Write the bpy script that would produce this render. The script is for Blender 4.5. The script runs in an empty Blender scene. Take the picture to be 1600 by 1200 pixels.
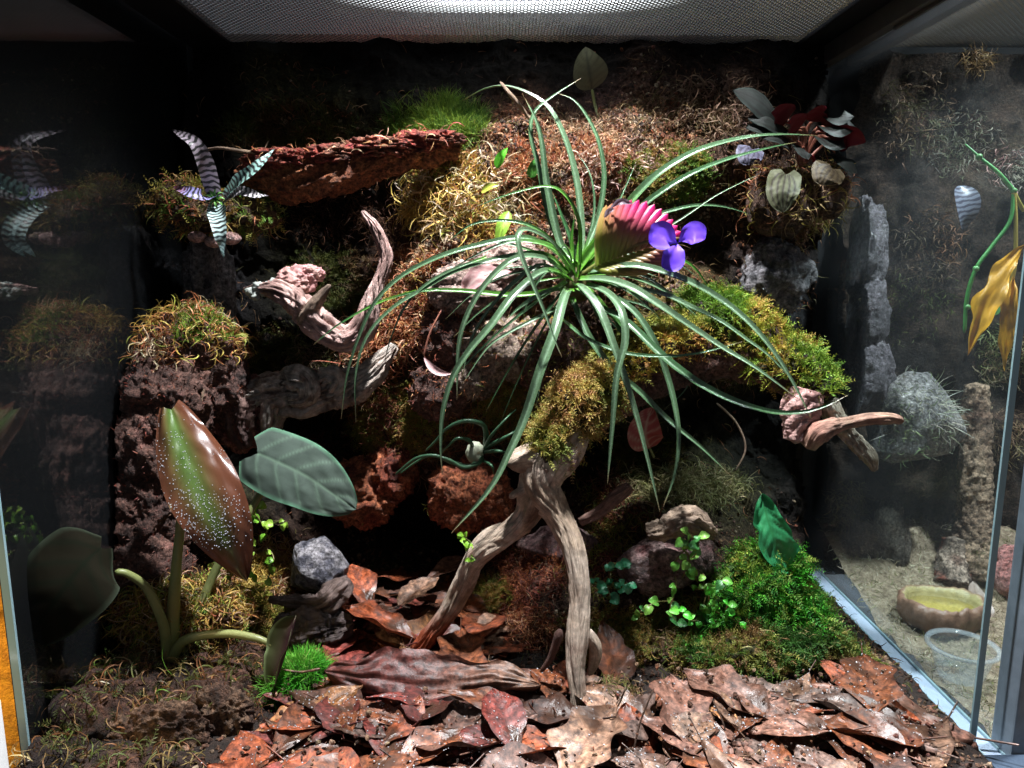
import bpy, bmesh, math, random
import numpy as np
from mathutils import Vector, Matrix, Euler

# ------------------------------------------------------------------ camera, world, lamps
S = bpy.context.scene
COL = S.collection
random.seed(7)
CAMZ = 0.474
PITCH, YAW = 9.6, 0.6
cam_d = bpy.data.cameras.new('camera')
cam_d.sensor_width = 36.0
cam_d.lens = 36.0 * 1150 / 1600
cam_d.clip_start = 0.02
cam_d.clip_end = 20
cam = bpy.data.objects.new('camera', cam_d)
COL.objects.link(cam)
cam.location = (0, 0, CAMZ)
cam.rotation_euler = (math.radians(90 - PITCH), 0, math.radians(-YAW))
S.camera = cam

w = bpy.data.worlds.new('World')
S.world = w
w.use_nodes = True
w.node_tree.nodes['Background'].inputs[0].default_value = (0.8, 0.87, 1.0, 1)
w.node_tree.nodes['Background'].inputs[1].default_value = 0.14

def spot(name, loc, target, power, size_deg, blend, radius, color):
    d = bpy.data.lights.new(name, 'SPOT')
    d.energy = power; d.spot_size = math.radians(size_deg); d.spot_blend = blend
    d.shadow_soft_size = radius; d.color = color
    o = bpy.data.objects.new(name, d); COL.objects.link(o)
    o.location = loc
    o.rotation_euler = (Vector(target) - Vector(loc)).to_track_quat('-Z', 'Y').to_euler()
    return o

def area(name, loc, target, power, sx, sy, color, spread=180):
    d = bpy.data.lights.new(name, 'AREA')
    d.shape = 'RECTANGLE'; d.size = sx; d.size_y = sy
    d.energy = power; d.color = color; d.spread = math.radians(spread)
    o = bpy.data.objects.new(name, d); COL.objects.link(o)
    o.location = loc
    o.rotation_euler = (Vector(target) - Vector(loc)).to_track_quat('-Z', 'Y').to_euler()
    return o

spot('grow_lamp_light', (0.05, 0.71, 1.27), (0.03, 0.78, 0.2), 340, 77, 0.85, 0.026, (0.97, 0.98, 1.0))  # added spot high above the lid, stands in for the grow lamp with less falloff
spot('neighbour_lamp_light', (0.78, 0.74, 1.25), (0.66, 0.76, 0.0), 210, 76, 0.6, 0.05, (0.9, 0.96, 1.0))
area('warm_room_light', (-0.80, 0.35, 0.45), (-0.56, 0.80, 0.10), 1.1, 0.1, 0.1, (1.0, 0.72, 0.35), 60)
S.view_settings.view_transform = 'Standard'
S.view_settings.look = 'None'
S.view_settings.exposure = 0.0
S.view_settings.gamma = 1.0
S.cycles.max_bounces = 6
S.cycles.transparent_max_bounces = 12
S.cycles.caustics_reflective = False
S.cycles.caustics_refractive = False
S.cycles.sample_clamp_indirect = 4.0

# ------------------------------------------------------------------ helpers
_R = Euler((math.radians(90 - PITCH), 0, math.radians(-YAW))).to_matrix()
RM = np.array([list(r) for r in _R])

def P(u, v, Y):
    """point of the place at depth Y seen at photograph position (u, v)"""
    r = RM @ np.array([(u - 800) / 1150.0, (600 - v) / 1150.0, -1.0])
    r = r / r[1] * Y
    return np.array([r[0], r[1], r[2] + CAMZ])

def Pn(u, v, Y):
    u = np.asarray(u, float); v = np.asarray(v, float); Y = np.asarray(Y, float)
    r = np.stack([(u - 800) / 1150.0, (600 - v) / 1150.0, -np.ones_like(u)], -1) @ RM.T
    r = r / r[..., 1:2] * Y[..., None]
    r[..., 2] += CAMZ
    return r

def px(n, Y):
    return n / 1150.0 * Y

def _hash(ix, iy, iz, seed):
    h = (ix * 374761393 + iy * 668265263 + iz * 2147483647 + seed * 974634777) & 0xffffffff
    h = ((h ^ (h >> 13)) * 1274126177) & 0xffffffff
    h = h ^ (h >> 16)
    return (h & 0xffff) / 32767.5 - 1.0

def vnoise(p, seed=0):
    p = np.asarray(p, float)
    i = np.floor(p).astype(np.int64); f = p - i
    f = f * f * (3 - 2 * f)
    x, y, z = i[:, 0], i[:, 1], i[:, 2]
    r = 0
    for dx in (0, 1):
        for dy in (0, 1):
            for dz in (0, 1):
                wt = (f[:, 0] if dx else 1 - f[:, 0]) * (f[:, 1] if dy else 1 - f[:, 1]) * (f[:, 2] if dz else 1 - f[:, 2])
                r = r + wt * _hash(x + dx, y + dy, z + dz, seed)
    return r

def fbm(p, octv=4, seed=0, ridged=False):
    p = np.asarray(p, float)
    a, s, r = 1.0, 1.0, 0
    for o in range(octv):
        n = vnoise(p * s + 17.3 * o, seed + o)
        if ridged: n = 1 - 2 * np.abs(n)
        r = r + a * n
        a *= 0.5; s *= 2.03
    return r

def norm(v):
    return v / np.maximum(np.linalg.norm(v, axis=-1, keepdims=True), 1e-9)

def catmull(pts, n):
    pts = np.asarray(pts, float)
    k = len(pts)
    if k == 2:
        t = np.linspace(0, 1, n)[:, None]
        return pts[0] * (1 - t) + pts[1] * t
    ext = np.vstack([2 * pts[0] - pts[1], pts, 2 * pts[-1] - pts[-2]])
    d = np.linalg.norm(np.diff(pts[:, :min(3, pts.shape[1])], axis=0), axis=1)
    cum = np.concatenate([[0], np.cumsum(d)]); cum /= cum[-1]
    tt = np.linspace(0, 1, n)
    out = []
    for t in tt:
        i = min(int(np.searchsorted(cum, t, 'right')) - 1, k - 2); i = max(i, 0)
        u = (t - cum[i]) / max(cum[i + 1] - cum[i], 1e-9)
        p0, p1, p2, p3 = ext[i], ext[i + 1], ext[i + 2], ext[i + 3]
        out.append(0.5 * ((2 * p1) + (-p0 + p2) * u + (2 * p0 - 5 * p1 + 4 * p2 - p3) * u * u + (-p0 + 3 * p1 - 3 * p2 + p3) * u ** 3))
    return np.array(out)

def mesh_from(name, V, FS, col=None, uv=None, smooth=True):
    """V (n,3); FS list of integer arrays (m,k)"""
    me = bpy.data.meshes.new(name)
    V = np.asarray(V, np.float32)
    FS = [np.asarray(f, np.int32) for f in FS if len(f)]
    me.vertices.add(len(V)); me.vertices.foreach_set('co', V.ravel())
    loops = np.concatenate([f.ravel() for f in FS])
    tot = np.concatenate([np.full(len(f), f.shape[1], np.int32) for f in FS])
    start = np.concatenate([[0], np.cumsum(tot)[:-1]]).astype(np.int32)
    me.loops.add(len(loops)); me.loops.foreach_set('vertex_index', loops)
    me.polygons.add(len(tot)); me.polygons.foreach_set('loop_start', start)
    me.polygons.foreach_set('loop_total', tot)
    if uv is not None:
        l = me.uv_layers.new(name='UVMap')
        l.data.foreach_set('uv', np.asarray(uv, np.float32)[loops].ravel())
    if col is not None:
        a = me.color_attributes.new('Col', 'FLOAT_COLOR', 'POINT')
        c = np.ones((len(V), 4), np.float32); c[:, :3] = col
        a.data.foreach_set('color', c.ravel())
    me.update(calc_edges=True)
    me.polygons.foreach_set('use_smooth', np.full(len(tot), bool(smooth)))
    return me

class G:
    """collects geometry for one mesh object"""
    def __init__(s): s.V = []; s.F = {}; s.C = []; s.U = []; s.n = 0
    def add(s, V, F, col=None, uv=None):
        V = np.asarray(V, float).reshape(-1, 3)
        F = F if isinstance(F, list) else [F]
        for f in F:
            f = np.asarray(f)
            if len(f): s.F.setdefault(f.shape[1], []).append(f + s.n)
        s.V.append(V)
        s.C.append(np.broadcast_to(np.asarray(col if col is not None else (0.5, 0.5, 0.5), float), V.shape))
        s.U.append(np.asarray(uv, float) if uv is not None else np.zeros((len(V), 2)))
        s.n += len(V)
        return s
    def build(s, name, mat, parent=None, smooth=True):
        V = np.vstack(s.V)
        off = None
        if parent is not None:
            off = np.array(parent.matrix_basis.translation) if parent.parent is None else np.array(parent.parent.matrix_basis.translation) + np.array(parent.location)
            loc = (0, 0, 0)
        else:
            mn, mx = V.min(0), V.max(0)
            off = np.array([(mn[0] + mx[0]) / 2, (mn[1] + mx[1]) / 2, mn[2]]); loc = off
        me = mesh_from(name, V - off, [np.vstack(v) for v in s.F.values()], np.vstack(s.C), np.vstack(s.U), smooth)
        me.materials.append(mat)
        o = bpy.data.objects.new(name, me); COL.objects.link(o)
        o.location = loc
        if parent is not None: o.parent = parent
        return o

def tag(o, label=None, cat=None, group=None, kind=None):
    if label: o['label'] = label
    if cat: o['category'] = cat
    if group: o['group'] = group
    if kind: o['kind'] = kind
    return o

def thing(name, label, cat, loc, group=None):
    o = bpy.data.objects.new(name, None); COL.objects.link(o)
    o.empty_display_size = 0.02
    o.location = [float(c) for c in loc]
    return tag(o, label, cat, group)

# ---- materials
def _n(nt, t, **k):
    n = nt.nodes.new(t)
    for a, b in k.items():
        if a.startswith('i_'):
            n.inputs[a[2:].replace('_', ' ')].default_value = b
        else: setattr(n, a, b)
    return n

def ramp(nt, fac, stops):
    r = nt.nodes.new('ShaderNodeValToRGB')
    el = r.color_ramp.elements
    while len(el) < len(stops): el.new(0.5)
    for e, (p, c) in zip(el, stops):
        e.position = p; e.color = (*c, 1)
    nt.links.new(fac, r.inputs[0])
    return r.outputs[0]

MATS = {}
def material(name, stops=None, scale=40, detail=6, rough=0.7, spec=0.4, bump=0.3, bscale=120, bdist=0.004,
             attr=False, objcolor=False, uvgrain=None, transl=0.0, drops=0.0, coat=0.0, back=None, var=0.5, metallic=0, alpha=None, rvar=0.0, wet=0.0, fine=0, fc=1.0):
    m = bpy.data.materials.new(name); m.use_nodes = True
    nt = m.node_tree; L = nt.links.new
    b = nt.nodes['Principled BSDF']
    tc = _n(nt, 'ShaderNodeTexCoord')
    vec = tc.outputs['Object']
    if uvgrain:
        mp = _n(nt, 'ShaderNodeMapping'); mp.inputs['Scale'].default_value = uvgrain
        L(tc.outputs['UV'], mp.inputs[0]); gv = mp.outputs[0]
    else: gv = vec
    nz = _n(nt, 'ShaderNodeTexNoise'); nz.inputs['Scale'].default_value = 1.0 if uvgrain else scale
    nz.inputs['Detail'].default_value = detail; nz.inputs['Roughness'].default_value = 0.65
    nz.inputs['Distortion'].default_value = 0.6
    L(gv, nz.inputs['Vector'])
    if attr or objcolor:
        if attr:
            a = _n(nt, 'ShaderNodeAttribute', attribute_name='Col'); c = a.outputs['Color']
        else:
            a = _n(nt, 'ShaderNodeObjectInfo'); a2 = _n(nt, 'ShaderNodeAttribute', attribute_name='Col')
            mo = _n(nt, 'ShaderNodeMix', data_type='RGBA', blend_type='MULTIPLY'); mo.inputs['Factor'].default_value = 1
            L(a.outputs['Color'], mo.inputs[6]); L(a2.outputs['Color'], mo.inputs[7]); c = mo.outputs[2]
        v = ramp(nt, nz.outputs[0], [(0.25, (1 - var,) * 3), (0.5, (1, 1, 1)), (0.8, (1 + 0.0,) * 3)])
        mx = _n(nt, 'ShaderNodeMix', data_type='RGBA', blend_type='MULTIPLY'); mx.inputs['Factor'].default_value = 1
        L(c, mx.inputs[6]); L(v, mx.inputs[7]); color = mx.outputs[2]
    else:
        color = ramp(nt, nz.outputs[0], stops)
    if fine:
        n3 = _n(nt, 'ShaderNodeTexNoise'); n3.inputs['Scale'].default_value = fine; n3.inputs['Detail'].default_value = 5; n3.inputs['Roughness'].default_value = .7
        L(vec, n3.inputs['Vector'])
        v3 = ramp(nt, n3.outputs[0], [(0.36, (1 - .78 * fc,) * 3), (0.5, (1 - .2 * fc,) * 3), (0.66, (1 + .7 * fc,) * 3)])
        m3 = _n(nt, 'ShaderNodeMix', data_type='RGBA', blend_type='MULTIPLY'); m3.inputs['Factor'].default_value = 1
        L(color, m3.inputs[6]); L(v3, m3.inputs[7]); color = m3.outputs[2]
    if stops and (attr or objcolor):   # patches of other colours on top
        n2 = _n(nt, 'ShaderNodeTexNoise'); n2.inputs['Scale'].default_value = scale * 0.7; n2.inputs['Detail'].default_value = 4
        L(vec, n2.inputs['Vector'])
        f = ramp(nt, n2.outputs[0], [(0.52, (0, 0, 0)), (0.66, (1, 1, 1))])
        mx2 = _n(nt, 'ShaderNodeMix', data_type='RGBA'); L(f, mx2.inputs['Factor']); L(color, mx2.inputs[6])
        mx2.inputs[7].default_value = (*stops[0][1], 1); color = mx2.outputs[2]
    if back:
        g = _n(nt, 'ShaderNodeNewGeometry')
        mb = _n(nt, 'ShaderNodeMix', data_type='RGBA'); L(g.outputs['Backfacing'], mb.inputs['Factor']); L(color, mb.inputs[6])
        mb.inputs[7].default_value = (*back, 1); color = mb.outputs[2]
    L(color, b.inputs['Base Color'])
    b.inputs['Roughness'].default_value = rough
    b.inputs['Specular IOR Level'].default_value = spec
    b.inputs['Metallic'].default_value = metallic
    if coat: b.inputs['Coat Weight'].default_value = coat; b.inputs['Coat Roughness'].default_value = 0.12
    if wet:
        nw = _n(nt, 'ShaderNodeTexNoise'); nw.inputs['Scale'].default_value = 45; nw.inputs['Detail'].default_value = 2
        L(vec, nw.inputs['Vector'])
        rr = ramp(nt, nw.outputs[0], [(0.45, (rough,) * 3), (0.62, (wet,) * 3)])
        L(rr, b.inputs['Roughness'])
    h = None
    nb = _n(nt, 'ShaderNodeTexNoise'); nb.inputs['Scale'].default_value = 1.6 if uvgrain else bscale
    nb.inputs['Detail'].default_value = 7; nb.inputs['Roughness'].default_value = 0.7
    L(gv, nb.inputs['Vector'])
    bp = _n(nt, 'ShaderNodeBump'); bp.inputs['Strength'].default_value = bump; bp.inputs['Distance'].default_value = bdist
    L(nb.outputs[0], bp.inputs['Height']); last = bp
    if drops:
        vo = _n(nt, 'ShaderNodeTexVoronoi'); vo.inputs['Scale'].default_value = drops
        L(vec, vo.inputs['Vector'])
        dr = ramp(nt, vo.outputs['Distance'], [(0.0, (1, 1, 1)), (0.2, (0.7, 0.7, 0.7)), (0.3, (0, 0, 0))])
        b2 = _n(nt, 'ShaderNodeBump'); b2.inputs['Strength'].default_value = 1.0; b2.inputs['Distance'].default_value = 0.0012
        L(dr, b2.inputs['Height']); L(bp.outputs[0], b2.inputs['Normal']); last = b2
    L(last.outputs[0], b.inputs['Normal'])
    if transl:
        tr = _n(nt, 'ShaderNodeBsdfTranslucent'); L(color, tr.inputs[0])
        ms = _n(nt, 'ShaderNodeMixShader'); ms.inputs[0].default_value = transl
        L(b.outputs[0], ms.inputs[1]); L(tr.outputs[0], ms.inputs[2])
        L(ms.outputs[0], nt.nodes['Material Output'].inputs[0])
    MATS[name] = m
    return m

K = (0.006, 0.005, 0.004)
M_peat = material('peat', attr=True, scale=60, rough=0.85, spec=0.2, bump=1.0, bscale=220, bdist=0.008, var=0.75, fine=260)
M_soil = material('soil', [(0.3, (0.008, 0.005, 0.004)), (0.55, (0.025, 0.015, 0.011)), (0.75, (0.07, 0.035, 0.022))], 120, rough=0.85, bump=1, bscale=220, bdist=0.006)
M_bark = material('bark', attr=True, scale=70, rough=0.75, spec=0.35, bump=1.0, bscale=190, bdist=0.008, var=0.8, fine=230)
M_wood = material('driftwood', attr=True, uvgrain=(14, 0.9, 1), rough=0.66, spec=0.3, bump=1.0, bdist=0.004, var=0.75, fine=120, fc=.45)
M_rock = material('rock', attr=True, scale=55, rough=0.65, spec=0.5, bump=1.0, bscale=170, bdist=0.008, var=0.7, wet=0.22, fine=200)
M_moss = material('moss', attr=True, scale=90, rough=0.6, spec=0.3, bump=0.0, transl=0.25, var=0.3)
M_strap = material('strap_leaf', attr=True, uvgrain=(14, 1.5, 1), rough=0.27, spec=0.8, bump=0.3, bdist=0.0008, transl=0.10, var=0.4, fine=420, fc=.3)
M_leaf = material('green_leaf', attr=True, scale=50, rough=0.4, spec=0.5, bump=0.15, bscale=200, bdist=0.001, transl=0.2, var=0.25)
M_alo = material('glossy_leaf', attr=True, scale=22, rough=0.24, spec=0.5, bump=0.12, bscale=60, bdist=0.001, transl=0.12, var=0.35, coat=0.1)
M_velvet = material('velvet_leaf', attr=True, scale=40, rough=0.85, spec=0.05, bump=0.15, bscale=160, bdist=0.001, transl=0.06, var=0.25)
M_pep = material('silver_leaf', attr=True, scale=60, rough=0.6, spec=0.25, bump=0.3, bscale=120, bdist=0.001, back=(0.13, 0.006, 0.014), var=0.3)
M_dead = material('dead_leaf', [(0, (0.05, 0.025, 0.016))], objcolor=True, scale=38, rough=0.6, spec=0.4, bump=0.4, bscale=150, bdist=0.002, transl=0.05, var=0.7, wet=0.24, fine=150)
M_bract = material('bract', attr=True, scale=80, rough=0.35, spec=0.5, bump=0.15, bscale=200, bdist=0.001, transl=0.5, var=0.15)
M_petal = material('petal', attr=True, scale=80, rough=0.5, spec=0.3, bump=0.1, bscale=200, bdist=0.001, transl=0.3, var=0.12)
M_black = material('black_plastic', [(0.3, (0.010, 0.010, 0.011)), (0.7, (0.018, 0.018, 0.02))], 30, rough=0.45, spec=0.4, bump=0.1)
M_film = material('black_backing', [(0.3, (0.006, 0.006, 0.007)), (0.7, (0.010, 0.010, 0.012))], 6, rough=0.6, spec=0.3, bump=0.0)
M_grey = material('grey_frame', [(0.3, (0.10, 0.13, 0.16)), (0.7, (0.16, 0.2, 0.24))], 30, rough=0.4, spec=0.5, bump=0.1)
M_rail = material('dark_rail', [(0.3, (0.05, 0.045, 0.042)), (0.7, (0.09, 0.08, 0.075))], 30, rough=0.5, spec=0.5, bump=0.1)
M_strip = material('pale_strip', [(0.3, (0.30, 0.38, 0.50)), (0.7, (0.42, 0.5, 0.62))], 20, rough=0.4, spec=0.5, bump=0.1)
M_wire = material('steel_wire', [(0.3, (0.26, 0.26, 0.26)), (0.7, (0.36, 0.36, 0.36))], 30, rough=0.35, spec=0.5, bump=0.0, metallic=0.8)
M_gold = material('gold_cloth', [(0.3, (0.40, 0.16, 0.008)), (0.7, (0.75, 0.36, 0.02))], 50, rough=0.7, bump=0.9, bscale=80, bdist=0.01)
M_card = material('cardboard', [(0.3, (0.38, 0.22, 0.08)), (0.7, (0.45, 0.27, 0.11))], 10, rough=0.8, bump=0.1)
M_white = material('white_plastic', [(0.3, (0.6, 0.62, 0.62)), (0.7, (0.7, 0.7, 0.7))], 10, rough=0.5, bump=0.05)
M_bowl = material('bowl_resin', attr=True, scale=90, rough=0.4, spec=0.6, bump=0.6, bscale=120, bdist=0.003, var=0.5)

def m_glass(name, ior, dust):
    m = bpy.data.materials.new(name); m.use_nodes = True
    nt = m.node_tree; nt.nodes.clear(); L = nt.links.new
    out = _n(nt, 'ShaderNodeOutputMaterial')
    tr = _n(nt, 'ShaderNodeBsdfTransparent'); tr.inputs[0].default_value = (0.95, 0.98, 0.98, 1)
    gl = _n(nt, 'ShaderNodeBsdfGlossy'); gl.inputs['Roughness'].default_value = 0.012
    fr = _n(nt, 'ShaderNodeFresnel')
    gg = _n(nt, 'ShaderNodeNewGeometry'); mi = _n(nt, 'ShaderNodeMix', data_type='FLOAT')   # same reflectance from either face
    mi.inputs[2].default_value = ior; mi.inputs[3].default_value = 1 / ior
    L(gg.outputs['Backfacing'], mi.inputs[0]); L(mi.outputs[0], fr.inputs[0])
    df = _n(nt, 'ShaderNodeBsdfDiffuse'); df.inputs[0].default_value = (0.8, 0.87, 0.95, 1)
    tl = _n(nt, 'ShaderNodeBsdfTranslucent'); tl.inputs[0].default_value = (0.8, 0.87, 0.95, 1)
    ad = _n(nt, 'ShaderNodeMixShader'); ad.inputs[0].default_value = 0.5
    L(df.outputs[0], ad.inputs[1]); L(tl.outputs[0], ad.inputs[2])
    tc = _n(nt, 'ShaderNodeTexCoord')
    nz = _n(nt, 'ShaderNodeTexNoise'); nz.inputs['Scale'].default_value = 5; nz.inputs['Detail'].default_value = 5
    L(tc.outputs['Object'], nz.inputs['Vector'])
    nf = _n(nt, 'ShaderNodeTexVoronoi'); nf.inputs['Scale'].default_value = 90
    L(tc.outputs['Object'], nf.inputs['Vector'])
    sp = ramp(nt, nf.outputs['Distance'], [(0.03, (1, 1, 1)), (0.055, (0, 0, 0))])
    f1 = ramp(nt, nz.outputs[0], [(0.3, (dust * 0.25,) * 3), (0.75, (dust,) * 3)])
    mxx = _n(nt, 'ShaderNodeMix', data_type='RGBA', blend_type='ADD'); mxx.inputs['Factor'].default_value = min(1, dust * 2)
    L(f1, mxx.inputs[6]); L(sp, mxx.inputs[7])
    m1 = _n(nt, 'ShaderNodeMixShader'); L(mxx.outputs[2], m1.inputs[0]); L(tr.outputs[0], m1.inputs[1]); L(ad.outputs[0], m1.inputs[2])
    m2 = _n(nt, 'ShaderNodeMixShader'); L(fr.outputs[0], m2.inputs[0]); L(m1.outputs[0], m2.inputs[1]); L(gl.outputs[0], m2.inputs[2])
    L(m2.outputs[0], out.inputs[0])
    return m
M_glassL = m_glass('glass_left', 2.1, 0.003)
M_glassR = m_glass('glass_right', 1.25, 0.010)
M_clear = m_glass('clear_plastic', 1.5, 0.3)
M_edge = material('glass_edge', [(0.3, (0.18, 0.30, 0.33)), (0.7, (0.26, 0.38, 0.42))], 10, rough=0.2, spec=0.8, bump=0)

def m_emit(name, col, st):
    m = bpy.data.materials.new(name); m.use_nodes = True
    nt = m.node_tree; nt.nodes.clear()
    e = _n(nt, 'ShaderNodeEmission'); e.inputs[0].default_value = (*col, 1); e.inputs[1].default_value = st
    nt.links.new(e.outputs[0], _n(nt, 'ShaderNodeOutputMaterial').inputs[0])
    return m

# ---- geometry generators
def box(g, x0, y0, z0, x1, y1, z1, bev=0.0, col=None):
    bm = bmesh.new()
    bmesh.ops.create_cube(bm, size=1)
    for v in bm.verts:
        v.co = Vector(((x0 + x1) / 2 + v.co.x * (x1 - x0), (y0 + y1) / 2 + v.co.y * (y1 - y0), (z0 + z1) / 2 + v.co.z * (z1 - z0)))
    if bev: bmesh.ops.bevel(bm, geom=bm.edges[:], offset=bev, segments=2, affect='EDGES', profile=0.7)
    V = [v.co[:] for v in bm.verts]; bm.verts.index_update()
    fs = {}
    for f in bm.faces: fs.setdefault(len(f.verts), []).append([v.index for v in f.verts])
    bm.free()
    return g.add(V, [np.array(f) for f in fs.values()], col)

_ico = {}
def ico(sub):
    if sub not in _ico:
        bm = bmesh.new(); bmesh.ops.create_icosphere(bm, subdivisions=sub, radius=1)
        bm.verts.index_update()
        _ico[sub] = (np.array([v.co[:] for v in bm.verts]), np.array([[v.index for v in f.verts] for f in bm.faces]))
        bm.free()
    return _ico[sub]

def lump(c, r, amp=0.25, freq=2.2, seed=0, sub=5, ridged=False, facet=0.0, stretch=(1, 1, 1)):
    D, F = ico(sub)
    r = np.asarray(r, float)
    q = D * freq * np.asarray(stretch) + seed * 3.7
    n = fbm(q, 5, seed, ridged)
    k = 1 + amp * n
    if facet:
        rng = np.random.default_rng(seed)
        pl = norm(rng.normal(size=(14, 3))); dd = rng.uniform(0.62, 0.95, 14)
        lim = np.min(np.where((D @ pl.T) > 0.05, dd / np.maximum(D @ pl.T, 0.05), 9), axis=1)
        k = k * (1 - facet) + facet * np.minimum(k, lim)
    return D * k[:, None] * r + np.asarray(c), F

def plump(u, v, Y, ru, rv, ry=None, **k):
    return lump(P(u, v, Y), (px(ru, Y), px(ry if ry else (ru + rv) / 2, Y), px(rv, Y)), **k)

def colvar(V, pal, freq=40, seed=0, amt=1.0):
    """true patches of colour on a surface"""
    pal = np.asarray(pal, float)
    n = (fbm(V * freq, 4, seed) * 0.42 * amt + 0.5).clip(0, 0.9999) * (len(pal) - 1)
    i = np.floor(n).astype(int); f = (n - i)[:, None]
    return pal[i] * (1 - f) + pal[np.minimum(i + 1, len(pal) - 1)] * f

def limb(g, pts, pal, nr=20, ns=None, amp=0.12, gro=5, seed=0, flat=1.0, cfreq=30, knots=0, fine=0.05, groove=0.0, ng=3):
    """pts: (x,y,z,r) path; a bent, tapered, grooved piece of wood with closed ends"""
    pts = np.asarray(pts, float)
    Ltot = np.sum(np.linalg.norm(np.diff(pts[:, :3], axis=0), axis=1))
    ns = ns or max(8, int(Ltot / 0.004))
    C = catmull(pts, ns); c = C[:, :3]; r = np.maximum(C[:, 3], 0.0004)
    T = norm(np.gradient(c, axis=0))
    ref = np.array([0.13, -0.9, 0.3]); N = np.zeros_like(T); n0 = norm(ref - T[0] * (ref @ T[0]))
    for i in range(ns):
        n0 = norm(n0 - T[i] * (n0 @ T[i])); N[i] = n0
    B = np.cross(T, N)
    a = np.linspace(0, 2 * np.pi, nr, endpoint=False)
    s = np.linspace(0, Ltot, ns)
    A, SS = np.meshgrid(a, s)
    tw = SS * 9
    q = np.stack([np.cos(A + tw) * gro * 0.5, np.sin(A + tw) * gro * 0.5, SS * 28], -1).reshape(-1, 3)
    q2 = np.stack([np.cos(A + tw) * gro * 1.6, np.sin(A + tw) * gro * 1.6, SS * 22], -1).reshape(-1, 3)
    d = 1 + amp * fbm(q, 3, seed).reshape(ns, nr) + fine * fbm(q2, 2, seed + 9, True).reshape(ns, nr)
    if groove:
        ph = ng * A + 1.4 * ng * vnoise(np.stack([SS.ravel() * 16, SS.ravel() * 0 + 3, SS.ravel() * 0], -1), seed + 2).reshape(A.shape) + .8 * fbm(q, 2, seed + 4).reshape(A.shape)
        d = d - groove * np.exp(-(np.sin(ph) / .33) ** 2) - groove * .6 * np.exp(-(np.sin(ph * 1.7 + 1) / .2) ** 2)
    rr = r[:, None] * d
    fac = np.ones(ns); fac[0] = 0.55; fac[-1] = 0.45
    rr = rr * fac[:, None]
    V = c[:, None, :] + (N[:, None, :] * np.cos(A)[..., None] + flat * B[:, None, :] * np.sin(A)[..., None]) * rr[..., None]
    V = V.reshape(-1, 3)
    i = np.arange(ns - 1)[:, None] * nr; j = np.arange(nr)[None, :]; j2 = (j + 1) % nr
    F = np.stack([i + j, i + j2, i + nr + j2, i + nr + j], -1).reshape(-1, 4)
    e0 = len(V); V = np.vstack([V, c[0] - T[0] * r[0] * 0.2, c[-1] + T[-1] * r[-1] * 0.25])
    jj = np.arange(nr); k2 = (jj + 1) % nr
    F3 = np.vstack([np.stack([np.full(nr, e0), k2, jj], -1), np.stack([np.full(nr, e0 + 1), (ns - 1) * nr + jj, (ns - 1) * nr + k2], -1)])
    uv = np.stack([np.minimum(A, 2 * np.pi - A).ravel() / np.pi + tw.ravel() * 0.15, SS.ravel() * 22], -1)
    uv = np.vstack([uv, [[0, 0], [0, s[-1] * 22]]])
    col = colvar(V, pal, cfreq, seed)
    g.add(V, [F, F3], col, uv)
    return V

def strap(g, pts, wd, colfn, nx=4, n=26, chan=0.4, N0=(0.0, -0.72, 0.7), twist=0.0, prof=None):
    """long channelled leaf along a 3D path"""
    C = catmull(pts, n)[:, :3]
    T = norm(np.gradient(C, axis=0)); N0 = np.asarray(N0, float)
    N = norm(N0 - T * (T @ N0)[:, None])
    Sd = np.cross(T, N)
    t = np.linspace(0, 1, n)
    if twist:
        a = twist * t; N, Sd = N * np.cos(a)[:, None] + Sd * np.sin(a)[:, None], Sd * np.cos(a)[:, None] - N * np.sin(a)[:, None]
    w_ = (prof(t) if prof else np.minimum(0.8 + 0.6 * t, 1) * (1 - t ** 2.2) ** 0.8 + 0.03) * wd / 2
    s = np.linspace(-1, 1, nx + 1)
    up = np.abs(s) * chan
    V = C[:, None] + Sd[:, None] * (s[None, :, None] * w_[:, None, None]) + N[:, None] * (up[None, :, None] * w_[:, None, None])
    # give it body: underside offset by the leaf's thickness
    th = 0.0006
    V2 = V - N[:, None] * th * (1 - np.abs(s))[None, :, None]
    k = nx + 1
    i = np.arange(n - 1)[:, None] * k; j = np.arange(nx)[None, :]
    F = np.stack([i + j, i + j + 1, i + k + j + 1, i + k + j], -1).reshape(-1, 4)
    tt, ss = np.meshgrid(t, s, indexing='ij')
    col = colfn(ss.ravel(), tt.ravel())
    uv = np.stack([ss.ravel() * 0.5 + 0.5, tt.ravel() * 8], -1)
    g.add(V.reshape(-1, 3), F, col, uv)
    g.add(V2.reshape(-1, 3), F[:, ::-1], col, uv)

def sh_ovate(t): return np.clip(np.sin(np.pi * np.clip(t, 0, 1) ** 0.72), 0, 1) ** 0.8
def sh_heart(t): return np.clip(1 - (2 * np.clip(t, 0, 1) ** 0.8 - 0.75) ** 2 / 1.5625, 0, 1) ** 0.55 * np.clip((t + 0.02) * 14, 0, 1) ** 0.5
def sh_lance(t): return np.clip(np.sin(np.pi * np.clip(t, 0, 1) ** 0.9), 0, 1)
def sh_obov(t): return np.clip(np.sin(np.pi * np.clip(t, 0, 1) ** 1.5), 0, 1) ** 0.75
def sh_lobe(t):
    return np.clip(np.sin(np.pi * np.clip(t, 0, 1) ** 1.2), 0, 1) ** 0.8 * (0.82 + 0.2 * np.cos(t * 2 * np.pi * 2.6 + 0.5))

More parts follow.
